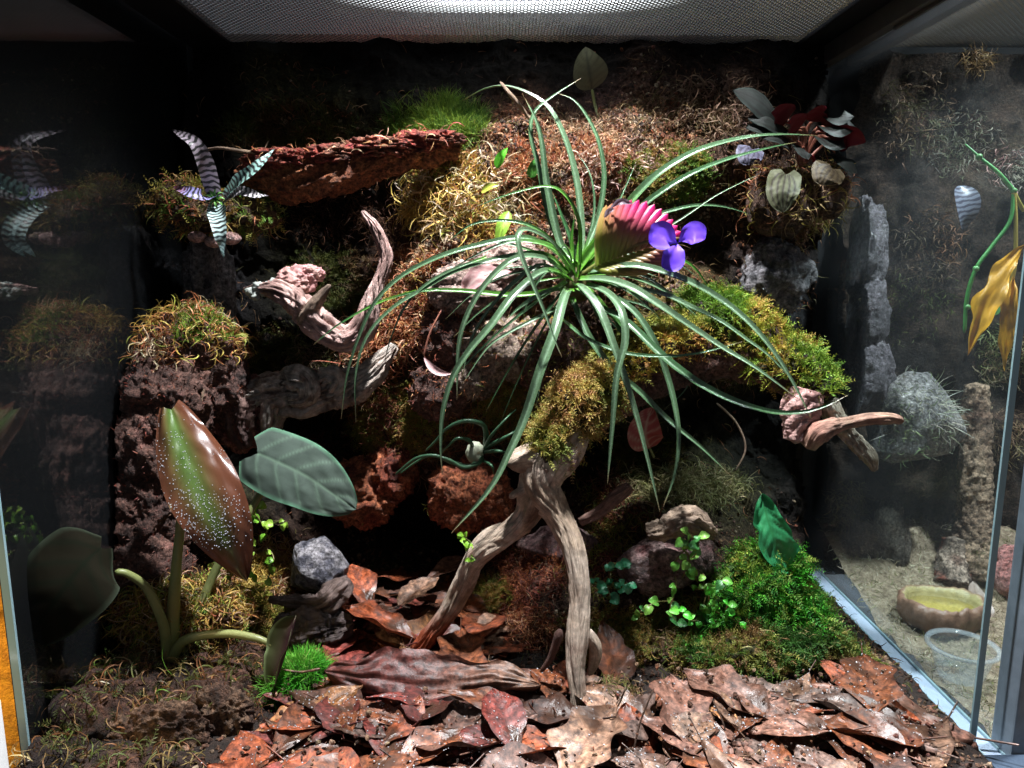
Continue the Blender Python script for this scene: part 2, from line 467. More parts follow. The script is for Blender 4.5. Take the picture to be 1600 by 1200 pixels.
def blade(pts, width, shape, colfn, N0=(0, -0.8, 0.6), nx=14, ny=34, cup=0.2, notch=0.0, ripple=0.0, vein=0.0, nv=6, seed=0, bend=0.0, thick=0.0006, asym=0.0, edge=0.0):
    C = catmull(pts, ny)[:, :3]
    T = norm(np.gradient(C, axis=0)); N0 = np.asarray(N0, float)
    N = norm(N0 - T * (T @ N0)[:, None]); Sd = np.cross(T, N)
    t = np.linspace(0, 1, ny); s = np.linspace(-1, 1, nx + 1)
    tt, ss = np.meshgrid(t, s, indexing='ij')
    L = np.sum(np.linalg.norm(np.diff(C, axis=0), axis=1))
    wv = shape(t)[:, None] * width / 2
    if edge:
        e = fbm(np.stack([tt * 7, np.sign(ss) * 3, ss * 0], -1).reshape(-1, 3), 2, seed + 5).reshape(tt.shape)
        wv = wv * (1 + edge * e * np.abs(ss))
    w2 = wv * (1 + asym * ss)
    lat = ss * w2
    ph = (tt * nv - np.abs(ss) * 0.9 * nv / 6 * 1.6)
    h = cup * ss ** 2 * wv + vein * np.cos(ph * 2 * np.pi) * np.minimum(np.abs(ss) * 4, 1) * (1 - np.abs(ss) ** 3) - vein * 1.4 * np.exp(-(ss / 0.08) ** 2)
    if ripple:
        h = h + ripple * fbm(np.stack([tt * 4 + seed, ss * 2, ss * 0], -1).reshape(-1, 3), 3, seed).reshape(tt.shape) * (0.3 + np.abs(ss))
    V = C[:, None] + Sd[:, None] * lat[..., None] + N[:, None] * h[..., None]
    if notch: V = V - T[:, None] * (notch * L * np.abs(ss) ** 1.3 * np.clip(1 - tt * 2.6, 0, 1) ** 2)[..., None]
    k = nx + 1
    i = np.arange(ny - 1)[:, None] * k; j = np.arange(nx)[None, :]
    F = np.stack([i + j, i + j + 1, i + k + j + 1, i + k + j], -1).reshape(-1, 4)
    return V.reshape(-1, 3), F, colfn(ss.ravel(), tt.ravel()), np.stack([ss.ravel(), tt.ravel() * L * 22], -1)

def veincol(base, veinc, nv=6, sharp=10, margin=None, midw=0.05):
    base = np.asarray(base, float); veinc = np.asarray(veinc, float)
    def f(s, t):
        ph = (t * nv - np.abs(s) * 0.9 * nv / 6 * 1.6)
        d = np.abs(ph - np.round(ph))
        k = np.exp(-(d * sharp) ** 2) * 0.75
        k = np.maximum(k, np.exp(-(s / midw) ** 2))[:, None]
        c = base * (1 - k) + veinc * k
        if margin is not None:
            m_ = np.clip((np.abs(s) - 0.88) / 0.1, 0, 1)[:, None]
            c = c * (1 - m_) + np.asarray(margin) * m_
        return c
    return f

def sample(V, F, n, rng, keep=None):
    a, b, c = V[F[:, 0]], V[F[:, 1]], V[F[:, 2]]
    cr = np.cross(b - a, c - a); ar = np.linalg.norm(cr, axis=1); nr = cr / np.maximum(ar, 1e-12)[:, None]
    if keep is not None: ar = ar * keep(nr, (a + b + c) / 3)
    pr = ar / ar.sum()
    i = rng.choice(len(F), n, p=pr)
    r1, r2 = rng.random(n), rng.random(n); q = np.sqrt(r1)
    return (1 - q)[:, None] * a[i] + (q * (1 - r2))[:, None] * b[i] + (q * r2)[:, None] * c[i], nr[i]

def pick(pal, n, rng, p=None, jit=0.25):
    c = np.asarray(pal, float)[rng.choice(len(pal), n, p=p)]
    return c * rng.uniform(1 - jit, 1 + jit, (n, 1)) * rng.uniform(0.92, 1.08, (n, 3))

def patchpick(pal, pts, rng, freq=22, seed=0, jit=0.25):
    v = (fbm(pts * freq, 2, seed) * 0.55 + 0.5 + rng.normal(0, 0.16, len(pts))).clip(0, 0.999)
    c = np.asarray(pal, float)[(v * len(pal)).astype(int)]
    return c * rng.uniform(1 - jit, 1 + jit, (len(pts), 1)) * rng.uniform(0.92, 1.08, (len(pts), 3))

def strands(g, p, nrm, L, W, col, rng, segs=4, curl=1.5, droop=0.0, up=0.3, out=0.6, spread=0.8, tube=False):
    n = len(p)
    d = norm(nrm * out + np.array([0, 0, up]) + rng.normal(size=(n, 3)) * spread * 0.5)
    ax = norm(rng.normal(size=(n, 3)))
    Ls = L * rng.uniform(0.5, 1.25, n)[:, None] / segs
    pos = [p - nrm * 0.001]; dirs = [d]
    for k in range(segs):
        d = norm(d + np.cross(ax, d) * curl / segs + np.array([0, 0, -droop / segs]) + rng.normal(size=(n, 3)) * 0.08 * min(curl, 1))
        pos.append(pos[-1] + d * Ls); dirs.append(d)
    pos = np.stack(pos, 1); dirs = np.stack(dirs, 1)
    tp = (1 - np.linspace(0, 1, segs + 1) ** 1.6)[None, :, None] * 0.9 + 0.1
    sv = norm(np.cross(dirs, norm(rng.normal(size=(n, 3)))[:, None, :]))
    m = 3 if tube else 2
    if tube:
        s2 = np.cross(dirs, sv); vs = []
        for a in (0, 2.094, 4.189): vs.append(pos + (sv * math.cos(a) + s2 * math.sin(a)) * W / 2 * tp)
        V = np.stack(vs, 2)
    else:
        V = np.stack([pos - sv * W / 2 * tp, pos + sv * W / 2 * tp], 2)
    V = V.reshape(-1, 3)
    base = (np.arange(n) * (segs + 1) * m)[:, None, None]
    i = (np.arange(segs) * m)[None, :, None]; j = np.arange(m if tube else 1)[None, None, :]
    j2 = (j + 1) % m
    F = np.stack(np.broadcast_arrays(base + i + j, base + i + j2, base + i + m + j2, base + i + m + j), -1).reshape(-1, 4)
    g.add(V, F, np.repeat(col, (segs + 1) * m, axis=0))
    return pos, dirs

def fronds(g, p, nrm, L, W, col, rng, segs=7, curl=0.8, droop=0.5, up=0.3, out=0.6, spread=0.8, leaf=0.28, stemcol=None):
    sc = col * 0.8 if stemcol is None else np.broadcast_to(stemcol, col.shape)
    pos, dirs = strands(g, p, nrm, L, W, sc, rng, segs, curl, droop, up, out, spread)
    n = len(p)
    sv = norm(np.cross(dirs, norm(rng.normal(size=(n, 3)))[:, None, :]))
    Vs = []
    for k in range(1, segs + 1):
        l = L * leaf * (1.15 - 0.75 * k / segs)
        for sg in (-1, 1):
            b = pos[:, k]; d = norm(sv[:, k] * sg + dirs[:, k] * 0.7 + rng.normal(size=(n, 3)) * 0.12)
            q = norm(np.cross(d, np.cross(dirs[:, k], d) + rng.normal(size=(n, 3)) * 0.3)) * l * 0.17
            Vs.append(np.stack([b, b + d * l * 0.45 + q, b + d * l, b + d * l * 0.45 - q], 1))
    V = np.stack(Vs, 1); nn = V.shape[0] * V.shape[1]
    g.add(V.reshape(-1, 3), np.arange(nn * 4).reshape(-1, 4), np.repeat(col, V.shape[1] * 4, axis=0))

# palettes (linear)
BARKS = [(.08, .04, .03), (.16, .08, .06), (.3, .2, .15), (.05, .03, .02)]
GOLD = [(0.42, 0.27, 0.06), (0.5, 0.36, 0.09), (0.33, 0.15, 0.05), (0.3, 0.3, 0.06)]
GREEN = [(0.10, 0.20, 0.025), (0.20, 0.30, 0.04), (0.06, 0.13, 0.02)]
OLIVE = [(0.30, 0.27, 0.05), (0.2, 0.22, 0.035), (0.36, 0.22, 0.06), (0.12, 0.14, 0.03)]
BRIGHT = [(0.05, 0.30, 0.02), (0.10, 0.42, 0.03), (0.03, 0.18, 0.02), (0.16, 0.42, 0.05)]
RUST = [(0.40, 0.14, 0.06), (0.5, 0.26, 0.12), (0.26, 0.08, 0.04), (0.55, 0.36, 0.22)]
CREAM = [(0.5, 0.4, 0.25), (0.42, 0.30, 0.14), (0.6, 0.52, 0.38)]
REDB = [(0.20, 0.05, 0.035), (0.28, 0.09, 0.05), (0.12, 0.035, 0.025)]
DARKM = [(0.05, 0.065, 0.015), (0.08, 0.09, 0.02), (0.10, 0.06, 0.025)]
frontup = lambda n, c: np.clip(0.35 + 0.7 * n[:, 2] - 0.5 * n[:, 1], 0.02, 1.5)
topside = lambda n, c: np.clip(n[:, 2] + 0.15, 0.0, 1) ** 1.2 + 0.01

# ================================================================== THE ENCLOSURE
XL, XR, YB, YF, ZT = -0.437, 0.452, 1.10, 0.617, 0.765
tk = thing('glass_terrarium', 'large glass terrarium with black frame and woven steel mesh lid', 'terrarium', (0, 0.85, -0.012))
g = G(); box(g, XL, 0.45, -0.012, XR, YB, -0.004); g.build('floor_pane', M_black, tk)
g = G(); box(g, XL - 0.02, YB, -0.012, XR + 0.01, YB + 0.012, ZT + 0.02); g.build('back_panel', M_film, tk)
g = G(); box(g, XL - 0.006, YF, -0.004, XL, YB - 0.001, ZT - 0.002); lp = g.build('left_pane', M_glassL, tk, False)
g = G(); box(g, XL - 0.0065, YF - 0.003, -0.004, XL + 0.0005, YF - 0.0002, ZT - 0.002); g.build('left_pane_edge', M_edge, tk, False)
g = G(); box(g, XL - 0.0095, YF, -0.004, XL - 0.0075, YB - 0.001, ZT + 0.02); g.build('side_film', M_film, tk, False)  # dark sheet added behind the glass so its reflections show
g = G(); box(g, XR, 0.645, 0.0, XR + 0.005, YB - 0.001, ZT - 0.025); g.build('right_pane', M_glassR, tk, False)
g = G(); box(g, XR - 0.0005, 0.6425, 0.0, XR + 0.0055, 0.6448, ZT - 0.03); g.build('right_pane_edge', M_edge, tk, False)
# lid: frame rails, wire mesh
g = G(); box(g, XL, 0.30, ZT, XL + 0.062, YB, ZT + 0.012, 0.002); g.build('lid_frame', M_black, tk, False)
g = G(); box(g, XR - 0.045, 0.30, ZT, XR, YB, ZT + 0.012, 0.002); g.build('lid_frame', M_black, tk, False)
g = G(); box(g, XL + 0.063, YB - 0.012, ZT, XR - 0.046, YB, ZT + 0.012, 0.002); g.build('lid_frame', M_black, tk, False)
g = G(); box(g, XR - 0.012, 0.30, ZT - 0.026, XR + 0.004, YB - 0.01, ZT - 0.001, 0.002); g.build('side_rail', M_rail, tk, False)
g = G(); box(g, XR - 0.003, 0.30, ZT - 0.030, XR + 0.000, YB - 0.2, ZT - 0.0265, 0.0); g.build('rail_lip', M_rail, tk, False)
def screw(par, x, y, z):
    g = G(); D, F = ico(3); g.add(D * np.array([0.0055, 0.0055, 0.002]) + (x, y, z), F)
    s = g.build('screw', M_wire, par)
    g = G(); box(g, x - 0.0028, y - 0.0004, z - 0.0024, x + 0.0028, y + 0.0004, z - 0.0014); g.build('slot', M_black, s, False)
p = P(1382, 15, 0.80); screw(tk, XR - 0.03, 0.83, ZT - 0.0005)

def wire_mesh(x0, x1, y0, y1, z, pitch, r=0.00055):
    g = G()
    for ax in (0, 1):
        a0, a1, b0, b1 = (x0, x1, y0, y1) if ax == 0 else (y0, y1, x0, x1)
        n = int((b1 - b0) / pitch); m = int((a1 - a0) / pitch)
        bb = b0 + (np.arange(n) + 0.5) * pitch
        aa = a0 + np.arange(m + 1) * pitch
        I, J = np.meshgrid(np.arange(n), np.arange(m + 1), indexing='ij')
        zz = z + ((I + J) % 2 * 2 - 1) * 0.0004 * (1 if ax == 0 else -1)
        A = aa[J]; B = bb[I]
        vs = []
        for oa, oz in ((-1, 0.5), (1, 0.5), (0, -1)):
            if ax == 0: vs.append(np.stack([A, B + oa * r, zz + oz * r], -1))
            else: vs.append(np.stack([B + oa * r, A, zz + oz * r], -1))
        V = np.stack(vs, 2)
        base = (np.arange(n) * (m + 1) * 3)[:, None, None]; i = (np.arange(m) * 3)[None, :, None]; j = np.arange(3)[None, None, :]; j2 = (j + 1) % 3
        F = np.stack(np.broadcast_arrays(base + i + j, base + i + j2, base + i + 3 + j2, base + i + 3 + j), -1).reshape(-1, 4)
        g.add(V.reshape(-1, 3), F)
    return g
ms = wire_mesh(XL + 0.06, XR - 0.044, 0.66, YB - 0.01, ZT + 0.004, 0.0042, .0006).build('mesh_screen', M_wire, tk, False)
tag(ms, kind='stuff')
# LED lamp lying on the lid
lam = thing('grow_lamp', 'white LED grow lamp lying on the mesh lid and shining through it', 'lamp', (0, 0.9, ZT + 0.012))
g = G(); box(g, -0.23, 0.930, ZT + 0.030, 0.25, 1.0, ZT + 0.05, 0.004); g.build('housing', M_black, lam, False)
M_glow = m_emit('lamp_glow', (0.9, 0.96, 1.0), 1.0)
_t = M_glow.node_tree; _tc = _n(_t, 'ShaderNodeTexCoord'); _mp = _n(_t, 'ShaderNodeMapping'); _mp.inputs['Location'].default_value = (-.01, -.055, -.008); _mp.inputs['Scale'].default_value = (1, 1, 1)
_mp.inputs['Scale'].default_value = (4.6, 16, 1); _mp.inputs['Location'].default_value = (-.04, -.70, 0)
_gr = _n(_t, 'ShaderNodeTexGradient', gradient_type='SPHERICAL'); _t.links.new(_tc.outputs['Object'], _mp.inputs[0]); _t.links.new(_mp.outputs[0], _gr.inputs[0])
_rp = ramp(_t, _gr.outputs[0], [(0, (.01, .01, .01)), (.35, (.22, .22, .22)), (.75, (1, 1, 1))])
_mm = _n(_t, 'ShaderNodeMath', operation='MULTIPLY'); _mm.inputs[1].default_value = 15; _t.links.new(_rp, _mm.inputs[0]); _t.links.new(_mm.outputs[0], _t.nodes['Emission'].inputs[1])
g = G(); box(g, -0.22, 0.925, ZT + 0.016, 0.24, 0.998, ZT + 0.026, 0.003); g.build('diffuser', M_glow, lam, False)

hd = thing('lamp_hood', 'unseen dark shield added above the terrarium to keep light off the back wall', 'lamp', (0.04, 0.76, 1.17))  # added out of view, shades the upper back wall from the spot
g = G(); box(g, -.17, .758, 1.17, .25, .764, 1.36, .001); g.build('back_plate', M_black, hd, False)
g = G(); box(g, -.17, .66, 1.361, .25, .764, 1.367, .001); g.build('top_plate', M_black, hd, False)
# substrate, wall
SUB = {}
g = G()
nx, ny = 260, 170
X, Y = np.meshgrid(np.linspace(XL + 0.002, XR - 0.003, nx), np.linspace(0.46, YB - 0.002, ny))
def floorh(X, Y):
    h = 0.022 + 0.012 * np.clip((X + 0.2) / 0.6, 0, 1)
    h = h + np.clip(Y - 0.86, 0, 1) * 0.35 * np.clip(np.abs(X + 0.08) * 6, 0, 1) * np.clip((.3 - X) * 8, 0, 1)
    h = h - 0.018 * np.clip((X - 0.40) / 0.05, 0, 1)
    return h
Pq = np.stack([X, Y, 0 * X], -1).reshape(-1, 3)
Z = floorh(X, Y) + 0.006 * fbm(Pq * 30, 4, 3).reshape(X.shape)
i = np.arange(ny - 1)[:, None] * nx; j = np.arange(nx - 1)[None, :]
F = np.stack([i + j, i + j + 1, i + nx + j + 1, i + nx + j], -1).reshape(-1, 4)
g.add(np.stack([X, Y, Z], -1).reshape(-1, 3), F)
SUB['V'] = np.stack([X, Y, Z], -1).reshape(-1, 3); SUB['F'] = np.vstack([F[:, [0, 1, 2]], F[:, [0, 2, 3]]])
tag(g.build('substrate', M_soil), kind='structure')

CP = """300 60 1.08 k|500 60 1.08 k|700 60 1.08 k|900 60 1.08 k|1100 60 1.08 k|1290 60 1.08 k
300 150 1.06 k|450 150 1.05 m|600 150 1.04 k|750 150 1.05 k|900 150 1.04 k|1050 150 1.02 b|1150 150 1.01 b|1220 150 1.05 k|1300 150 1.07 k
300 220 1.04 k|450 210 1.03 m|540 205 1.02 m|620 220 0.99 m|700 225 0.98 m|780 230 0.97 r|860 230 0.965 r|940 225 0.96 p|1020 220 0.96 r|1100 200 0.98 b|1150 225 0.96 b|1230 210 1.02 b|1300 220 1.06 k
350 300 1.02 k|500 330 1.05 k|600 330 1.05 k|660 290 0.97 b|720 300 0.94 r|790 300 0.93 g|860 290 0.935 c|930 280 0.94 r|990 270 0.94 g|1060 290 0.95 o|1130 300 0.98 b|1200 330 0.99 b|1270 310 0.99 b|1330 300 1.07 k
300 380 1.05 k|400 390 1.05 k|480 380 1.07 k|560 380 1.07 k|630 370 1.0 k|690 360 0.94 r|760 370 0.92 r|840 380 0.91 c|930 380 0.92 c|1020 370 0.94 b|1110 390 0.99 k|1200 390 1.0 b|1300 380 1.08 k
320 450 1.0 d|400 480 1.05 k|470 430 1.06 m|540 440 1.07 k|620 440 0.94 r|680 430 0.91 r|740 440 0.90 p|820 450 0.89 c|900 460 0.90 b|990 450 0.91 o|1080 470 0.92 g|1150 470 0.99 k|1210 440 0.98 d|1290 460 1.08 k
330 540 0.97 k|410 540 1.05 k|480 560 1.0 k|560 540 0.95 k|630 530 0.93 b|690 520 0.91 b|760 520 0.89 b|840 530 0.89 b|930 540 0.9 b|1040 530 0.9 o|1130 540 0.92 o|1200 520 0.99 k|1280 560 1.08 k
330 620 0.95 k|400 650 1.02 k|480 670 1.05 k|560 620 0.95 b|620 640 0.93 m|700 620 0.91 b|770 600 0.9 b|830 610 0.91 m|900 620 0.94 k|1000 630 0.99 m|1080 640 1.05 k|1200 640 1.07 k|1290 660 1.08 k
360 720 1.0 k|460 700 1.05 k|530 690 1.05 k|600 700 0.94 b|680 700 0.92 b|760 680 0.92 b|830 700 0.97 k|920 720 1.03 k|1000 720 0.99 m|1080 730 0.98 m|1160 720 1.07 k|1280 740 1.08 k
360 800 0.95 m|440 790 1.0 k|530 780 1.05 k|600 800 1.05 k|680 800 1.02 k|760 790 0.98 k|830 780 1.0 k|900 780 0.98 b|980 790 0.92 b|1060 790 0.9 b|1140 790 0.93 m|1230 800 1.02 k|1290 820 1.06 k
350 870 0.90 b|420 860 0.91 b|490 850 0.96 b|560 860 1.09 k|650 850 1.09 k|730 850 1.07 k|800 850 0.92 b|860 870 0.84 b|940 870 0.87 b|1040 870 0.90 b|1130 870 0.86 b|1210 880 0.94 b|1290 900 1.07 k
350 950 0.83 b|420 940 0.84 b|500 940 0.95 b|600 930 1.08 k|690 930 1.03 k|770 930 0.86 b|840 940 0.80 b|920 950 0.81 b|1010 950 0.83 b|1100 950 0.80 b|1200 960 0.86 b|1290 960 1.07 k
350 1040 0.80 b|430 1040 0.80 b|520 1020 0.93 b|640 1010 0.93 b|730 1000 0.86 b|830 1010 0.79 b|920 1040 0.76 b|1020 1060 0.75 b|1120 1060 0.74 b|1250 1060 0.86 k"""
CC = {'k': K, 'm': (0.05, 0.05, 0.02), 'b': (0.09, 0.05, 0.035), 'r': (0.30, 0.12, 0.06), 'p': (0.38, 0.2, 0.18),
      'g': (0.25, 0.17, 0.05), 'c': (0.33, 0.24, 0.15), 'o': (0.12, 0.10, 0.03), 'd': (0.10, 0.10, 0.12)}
cps = [q.split() for ln in CP.split('\n') for q in ln.split('|')]
cu = np.array([float(q[0]) for q in cps]); cv = np.array([float(q[1]) for q in cps]); cy = np.array([float(q[2]) for q in cps])
cc = np.array([CC[q[3]] for q in cps])
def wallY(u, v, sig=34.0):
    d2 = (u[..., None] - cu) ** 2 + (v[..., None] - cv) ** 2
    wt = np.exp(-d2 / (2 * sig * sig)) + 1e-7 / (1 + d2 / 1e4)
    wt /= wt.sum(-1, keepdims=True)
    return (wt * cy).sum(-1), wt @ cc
us = np.arange(276, 1302, 4.0); vs = np.arange(58, 1050, 4.0)
U, Vv = np.meshgrid(us, vs)
yy, ccol = wallY(U.ravel(), Vv.ravel())
base = Pn(U.ravel(), Vv.ravel(), yy)
nzc = fbm(base * 22, 4, 11) ; nzf = fbm(base * 90, 3, 5, True)
yy = yy + (nzc * 0.016 - nzf * 0.004)
yy = np.minimum(yy, YB - 0.004)
WV = Pn(U.ravel(), Vv.ravel(), yy)
WV[:, 0] += 0.004 * fbm(base * 60 + 9, 2, 8); WV[:, 2] += 0.004 * fbm(base * 60 + 29, 2, 9)
nu, nv_ = len(us), len(vs)
i = np.arange(nv_ - 1)[:, None] * nu; j = np.arange(nu - 1)[None, :]
WF = np.stack([i + j, i + nu + j, i + nu + j + 1, i + j + 1], -1).reshape(-1, 4)
ok = (WV[:, 0] > XL + .003) & (WV[:, 0] < .449) & (WV[:, 2] > 0.0)
WF = WF[ok[WF].all(1)]
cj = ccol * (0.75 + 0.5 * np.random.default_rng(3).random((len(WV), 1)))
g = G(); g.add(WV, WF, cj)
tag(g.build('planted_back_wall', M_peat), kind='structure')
WT = np.vstack([WF[:, [0, 1, 2]], WF[:, [0, 2, 3]]])
WC = ccol
Wuv = np.stack([U.ravel(), Vv.ravel()], -1)

# ================================================================== MOSS on the wall, by patches
rngm = np.random.default_rng(42)
def wallpatch(u, v, ru, rv, n):
    cen = Wuv[WT].mean(1)
    k = np.clip(1.15 - ((cen[:, 0] - u) / ru) ** 2 - ((cen[:, 1] - v) / rv) ** 2, 0, 1)
    k = k * np.clip(0.8 + 1.0 * vnoise(np.column_stack([cen / 28, cen[:, 0] * 0]), int(u)), 0.05, 1.6)
    sel = k > 0
    T3 = WT[sel]; ks = k[sel]
    return sample(WV, T3, n, rngm, keep=lambda nn, c: ks)

WP = [  # label, kind, u, v, ru, rv, n, length, width, palette
 ('dim green hair moss on the black wall above the left end of the red bark', 'hair', 450, 205, 110, 45, 1500, .018, .0012, DARKM),
 ('fluffy bright green moss tuft behind the raised end of the red bark', 'hair', 680, 200, 80, 42, 3200, .026, .0009, GREEN),
 ('golden and rusty long-fibre moss beside the right end of the red bark', 'sph', 705, 290, 70, 60, 900, .030, .0020, GOLD + RUST[1:2]),
 ('golden sphagnum under the upper left leaves of the big rosette plant', 'sph', 760, 345, 75, 45, 750, .024, .0019, GOLD + CREAM[:1]),
 ('rusty red fine moss and bark crumbs behind the upright leaves of the rosette', 'hair', 880, 265, 110, 60, 2600, .011, .0016, RUST),
 ('pale crumbly litter of moss at the left foot of the upright rosette leaves', 'hair', 800, 400, 90, 60, 2200, .009, .0018, CREAM + RUST[:2]),
 ('olive feather moss right of the upright leaves, above the flower spike', 'fern', 1040, 275, 75, 45, 900, .018, .0009, OLIVE + GREEN),
 ('brown dry moss on the shaded upper right ridge left of the silver-leaved plant', 'sph', 1060, 190, 120, 50, 900, .018, .0014, [(0.14, .09, .05), (0.10, .07, .03), (.2, .12, .07)]),
 ('tan dry moss hanging below the silver-leaved plant at upper right', 'sph', 1260, 330, 70, 50, 650, .030, .0016, [(0.3, .2, .10), (0.25, .2, .05), (.2, .10, .05)]),
 ('red-brown velvet moss on the wall left of the ribbed cork, under the left leaves', 'hair', 665, 500, 65, 50, 2600, .008, .0013, REDB + RUST[:1]),
 ('rosy granular moss above the red-brown velvet moss, beside the driftwood horn', 'hair', 655, 425, 45, 38, 1700, .008, .0014, RUST + CREAM[:1]),
 ('orange stringy sphagnum at the foot of the driftwood horn', 'sph', 590, 530, 60, 40, 700, .030, .0020, RUST + GOLD[:1]),
 ('dark olive feather moss above the small curly air plant', 'fern', 630, 660, 75, 60, 1200, .018, .0009, OLIVE + REDB[1:2]),
 ('dim green feathery moss in the hollow behind the driftwood horn', 'fern', 520, 440, 70, 60, 500, .020, .0008, DARKM),
 ('olive moss between the curly air plant and the mossy branch', 'fern', 790, 640, 50, 40, 600, .018, .0009, OLIVE),
 ('greenish moss in the shade under the long mossy branch', 'fern', 1000, 720, 60, 45, 600, .020, .0008, DARKM + OLIVE[:1]),
 ('brown wiry root tangle behind the left leg of the forked driftwood', 'sph', 830, 900, 60, 60, 1300, .022, .0011, REDB + RUST[:1]),
 ('reddish-brown wiry root tangle between the two legs of the forked driftwood', 'sph', 830, 985, 70, 35, 1000, .02, .0012, REDB + RUST),
 ('olive-brown moss bed on the slope between the forked driftwood and the purple rock', 'fern', 950, 1000, 80, 50, 900, .018, .0009, OLIVE[1:] + REDB[1:2]),
 ('dry grey-green straw moss on top of the ledge above the purple rock', 'sph', 1070, 765, 110, 32, 1300, .036, .0014, [(0.2, .2, .08), (.3, .26, .14), (.12, .13, .04)]),
 ('tan and rust sphagnum on the bank behind the alocasia stems', 'sph', 410, 900, 70, 60, 1200, .024, .0015, RUST[1:] + GOLD[:2]),
 ('green-brown moss bank at the left edge of the leaf litter', 'fern', 430, 960, 50, 50, 700, .018, .0009, OLIVE),
 ('long golden and cream sphagnum strands drooping right of the red bark end', 'sph', 690, 320, 60, 50, 260, .045, .0026, GOLD[:2] + CREAM),
 ('long rusty and cream strands above the left rosette leaves', 'sph', 780, 300, 70, 50, 260, .036, .0022, RUST + CREAM),
 ('pale pinkish crumbly fibres on the ridge behind the upright leaves', 'sph', 960, 260, 70, 40, 300, .022, .0022, [(.45, .25, .2), (.5, .35, .28)]),
 ('curly brown dead fronds on the upper right ridge', 'sph', 1120, 170, 80, 45, 260, .030, .0024, [(.16, .10, .07), (.25, .16, .11)]),
 ('orange and tan sphagnum strands below the horned driftwood', 'sph', 590, 560, 55, 40, 260, .036, .0024, RUST + CREAM[:1]),
 ('shaggy brown-green moss in the hollow left of the velvet leaf tip', 'sph', 600, 660, 60, 50, 700, .024, .0013, OLIVE + REDB + [(.25, .15, .08)]),
 ('grey-brown fibres over the dark wall left of the ribbed cork', 'sph', 480, 560, 110, 60, 700, .026, .0013, [(.14, .09, .06), (.22, .15, .10), (.10, .11, .04)]),
 ('mixed moss and roots under the ribbed cork', 'sph', 760, 650, 100, 60, 1000, .024, .0013, OLIVE + RUST[:1] + [(.2, .12, .08)]),
 ('brown shaggy growth in the gap between the fork and the purple rock', 'sph', 960, 790, 70, 60, 800, .024, .0013, OLIVE + REDB + [(.25, .15, .08)]),
 ('dull green moss in the gap below the horned driftwood', 'fern', 420, 560, 70, 45, 500, .02, .0009, DARKM + OLIVE[:1]),
 ('brown fibrous roots in the dark gap under the red bark slab', 'sph', 560, 340, 130, 45, 700, .022, .0009, [(.08, .04, .03), (.14, .07, .04)]),
 ('rust and gold mossy tangle left of the ribbed cork', 'sph', 640, 470, 60, 80, 700, .022, .0015, RUST + GOLD[:2]),
 ('gold-green moss tangle directly under the rosette heart', 'fern', 860, 600, 80, 60, 900, .02, .0009, OLIVE + GOLD[:2]),
 ('dark brown fibrous moss below the curly air plant', 'sph', 690, 700, 110, 50, 1000, .02, .0011, REDB + [(.2, .12, .06)]),
 ('dark shaggy moss between the hanging roots of the swirled driftwood', 'sph', 500, 720, 90, 50, 500, .022, .001, DARKM + REDB[2:]),
 ('mixed brown moss over the slope left of the purple rock', 'sph', 930, 880, 60, 70, 900, .02, .0011, REDB[:1] + OLIVE + [(.2, .12, .06)]),
 ('mixed brown and green moss on the slope below the purple rock', 'sph', 1060, 980, 80, 50, 1200, .022, .0012, OLIVE + [(.2, .12, .06), (.3, .2, .12)]),
 ('brown dry moss on the upper wall behind the tall rosette leaves', 'sph', 920, 210, 110, 35, 900, .018, .0012, RUST[2:] + [(.14, .09, .05)]),
 ('green and brown moss on the slope at the left end of the leaf-filled hollow', 'fern', 760, 930, 50, 30, 500, .014, .0009, OLIVE),
]
for lab, kd, u, v, ru, rv, n, L, Wd, pal in WP:
    n = int(n * 1.7); p_, n_ = wallpatch(u, v, ru, rv, n)
    g = G(); c_ = patchpick(pal, p_, rngm, 26, int(u))
    if kd == 'hair': strands(g, p_, n_, L, Wd, c_, rngm, 3, 0.9, 0.2, 0.6, 0.8, 0.9)
    elif kd == 'sph': strands(g, p_, n_, L, Wd, c_, rngm, 6, 3.2, 0.5, 0.3, 0.8, 1.3, tube=False)
    else: fronds(g, p_, n_, L, Wd, c_, rngm, 6, 1.0, 0.7, 0.5, 0.8, 1.0)
    tag(g.build('moss', M_moss), lab, 'moss', 'moss patches on the back wall', 'stuff')

# crumbs of bark and dry debris
def chips(name, label, p_, n_, pal, size, rng):
    D, F = ico(1); n = len(p_)
    sc = rng.uniform(.35, 1.3, (n, 1, 3)) * size * rng.uniform(.4, 1.3, (n, 1, 1))
    q = norm(rng.normal(size=(n, 3))); q2 = norm(np.cross(q, rng.normal(size=(n, 3)))); q3 = np.cross(q, q2)
    Rm = np.stack([q, q2, q3], 1)
    V = np.einsum('nvk,nkj->nvj', D[None] * sc * rng.uniform(.7, 1.3, (n, len(D), 1)), Rm) + p_[:, None] + n_[:, None] * size * .3
    Fa = (F[None] + (np.arange(n) * len(D))[:, None, None]).reshape(-1, 3)
    g = G(); g.add(V.reshape(-1, 3), Fa, np.repeat(patchpick(pal, p_, rng, 18, 3), len(D), axis=0))
    return tag(g.build(name, M_bark, None, False), label, 'debris', None, 'stuff')
wcol = WC[WT[:, 0]].sum(1)
p_, n_ = sample(WV, WT, 14000, rngm, lambda nn, c: np.clip(wcol - .1, 0, .5) + .002)
chips('bark_debris', 'crumbs of bark and dry debris stuck all over the planted back wall', p_, n_, [(.3, .11, .05), (.2, .07, .04), (.36, .2, .11), (.08, .045, .03), (.38, .29, .19)] + BARKS, .0026, rngm)
p_, n_ = sample(SUB['V'], SUB['F'], 9000, rngm)
chips('bark_debris', 'dark crumbs of bark and soil strewn over the ground under the dead leaves', p_, n_, [(.12, .05, .03), (.05, .03, .02), (.2, .10, .06), (.3, .2, .13)], .003, rngm)
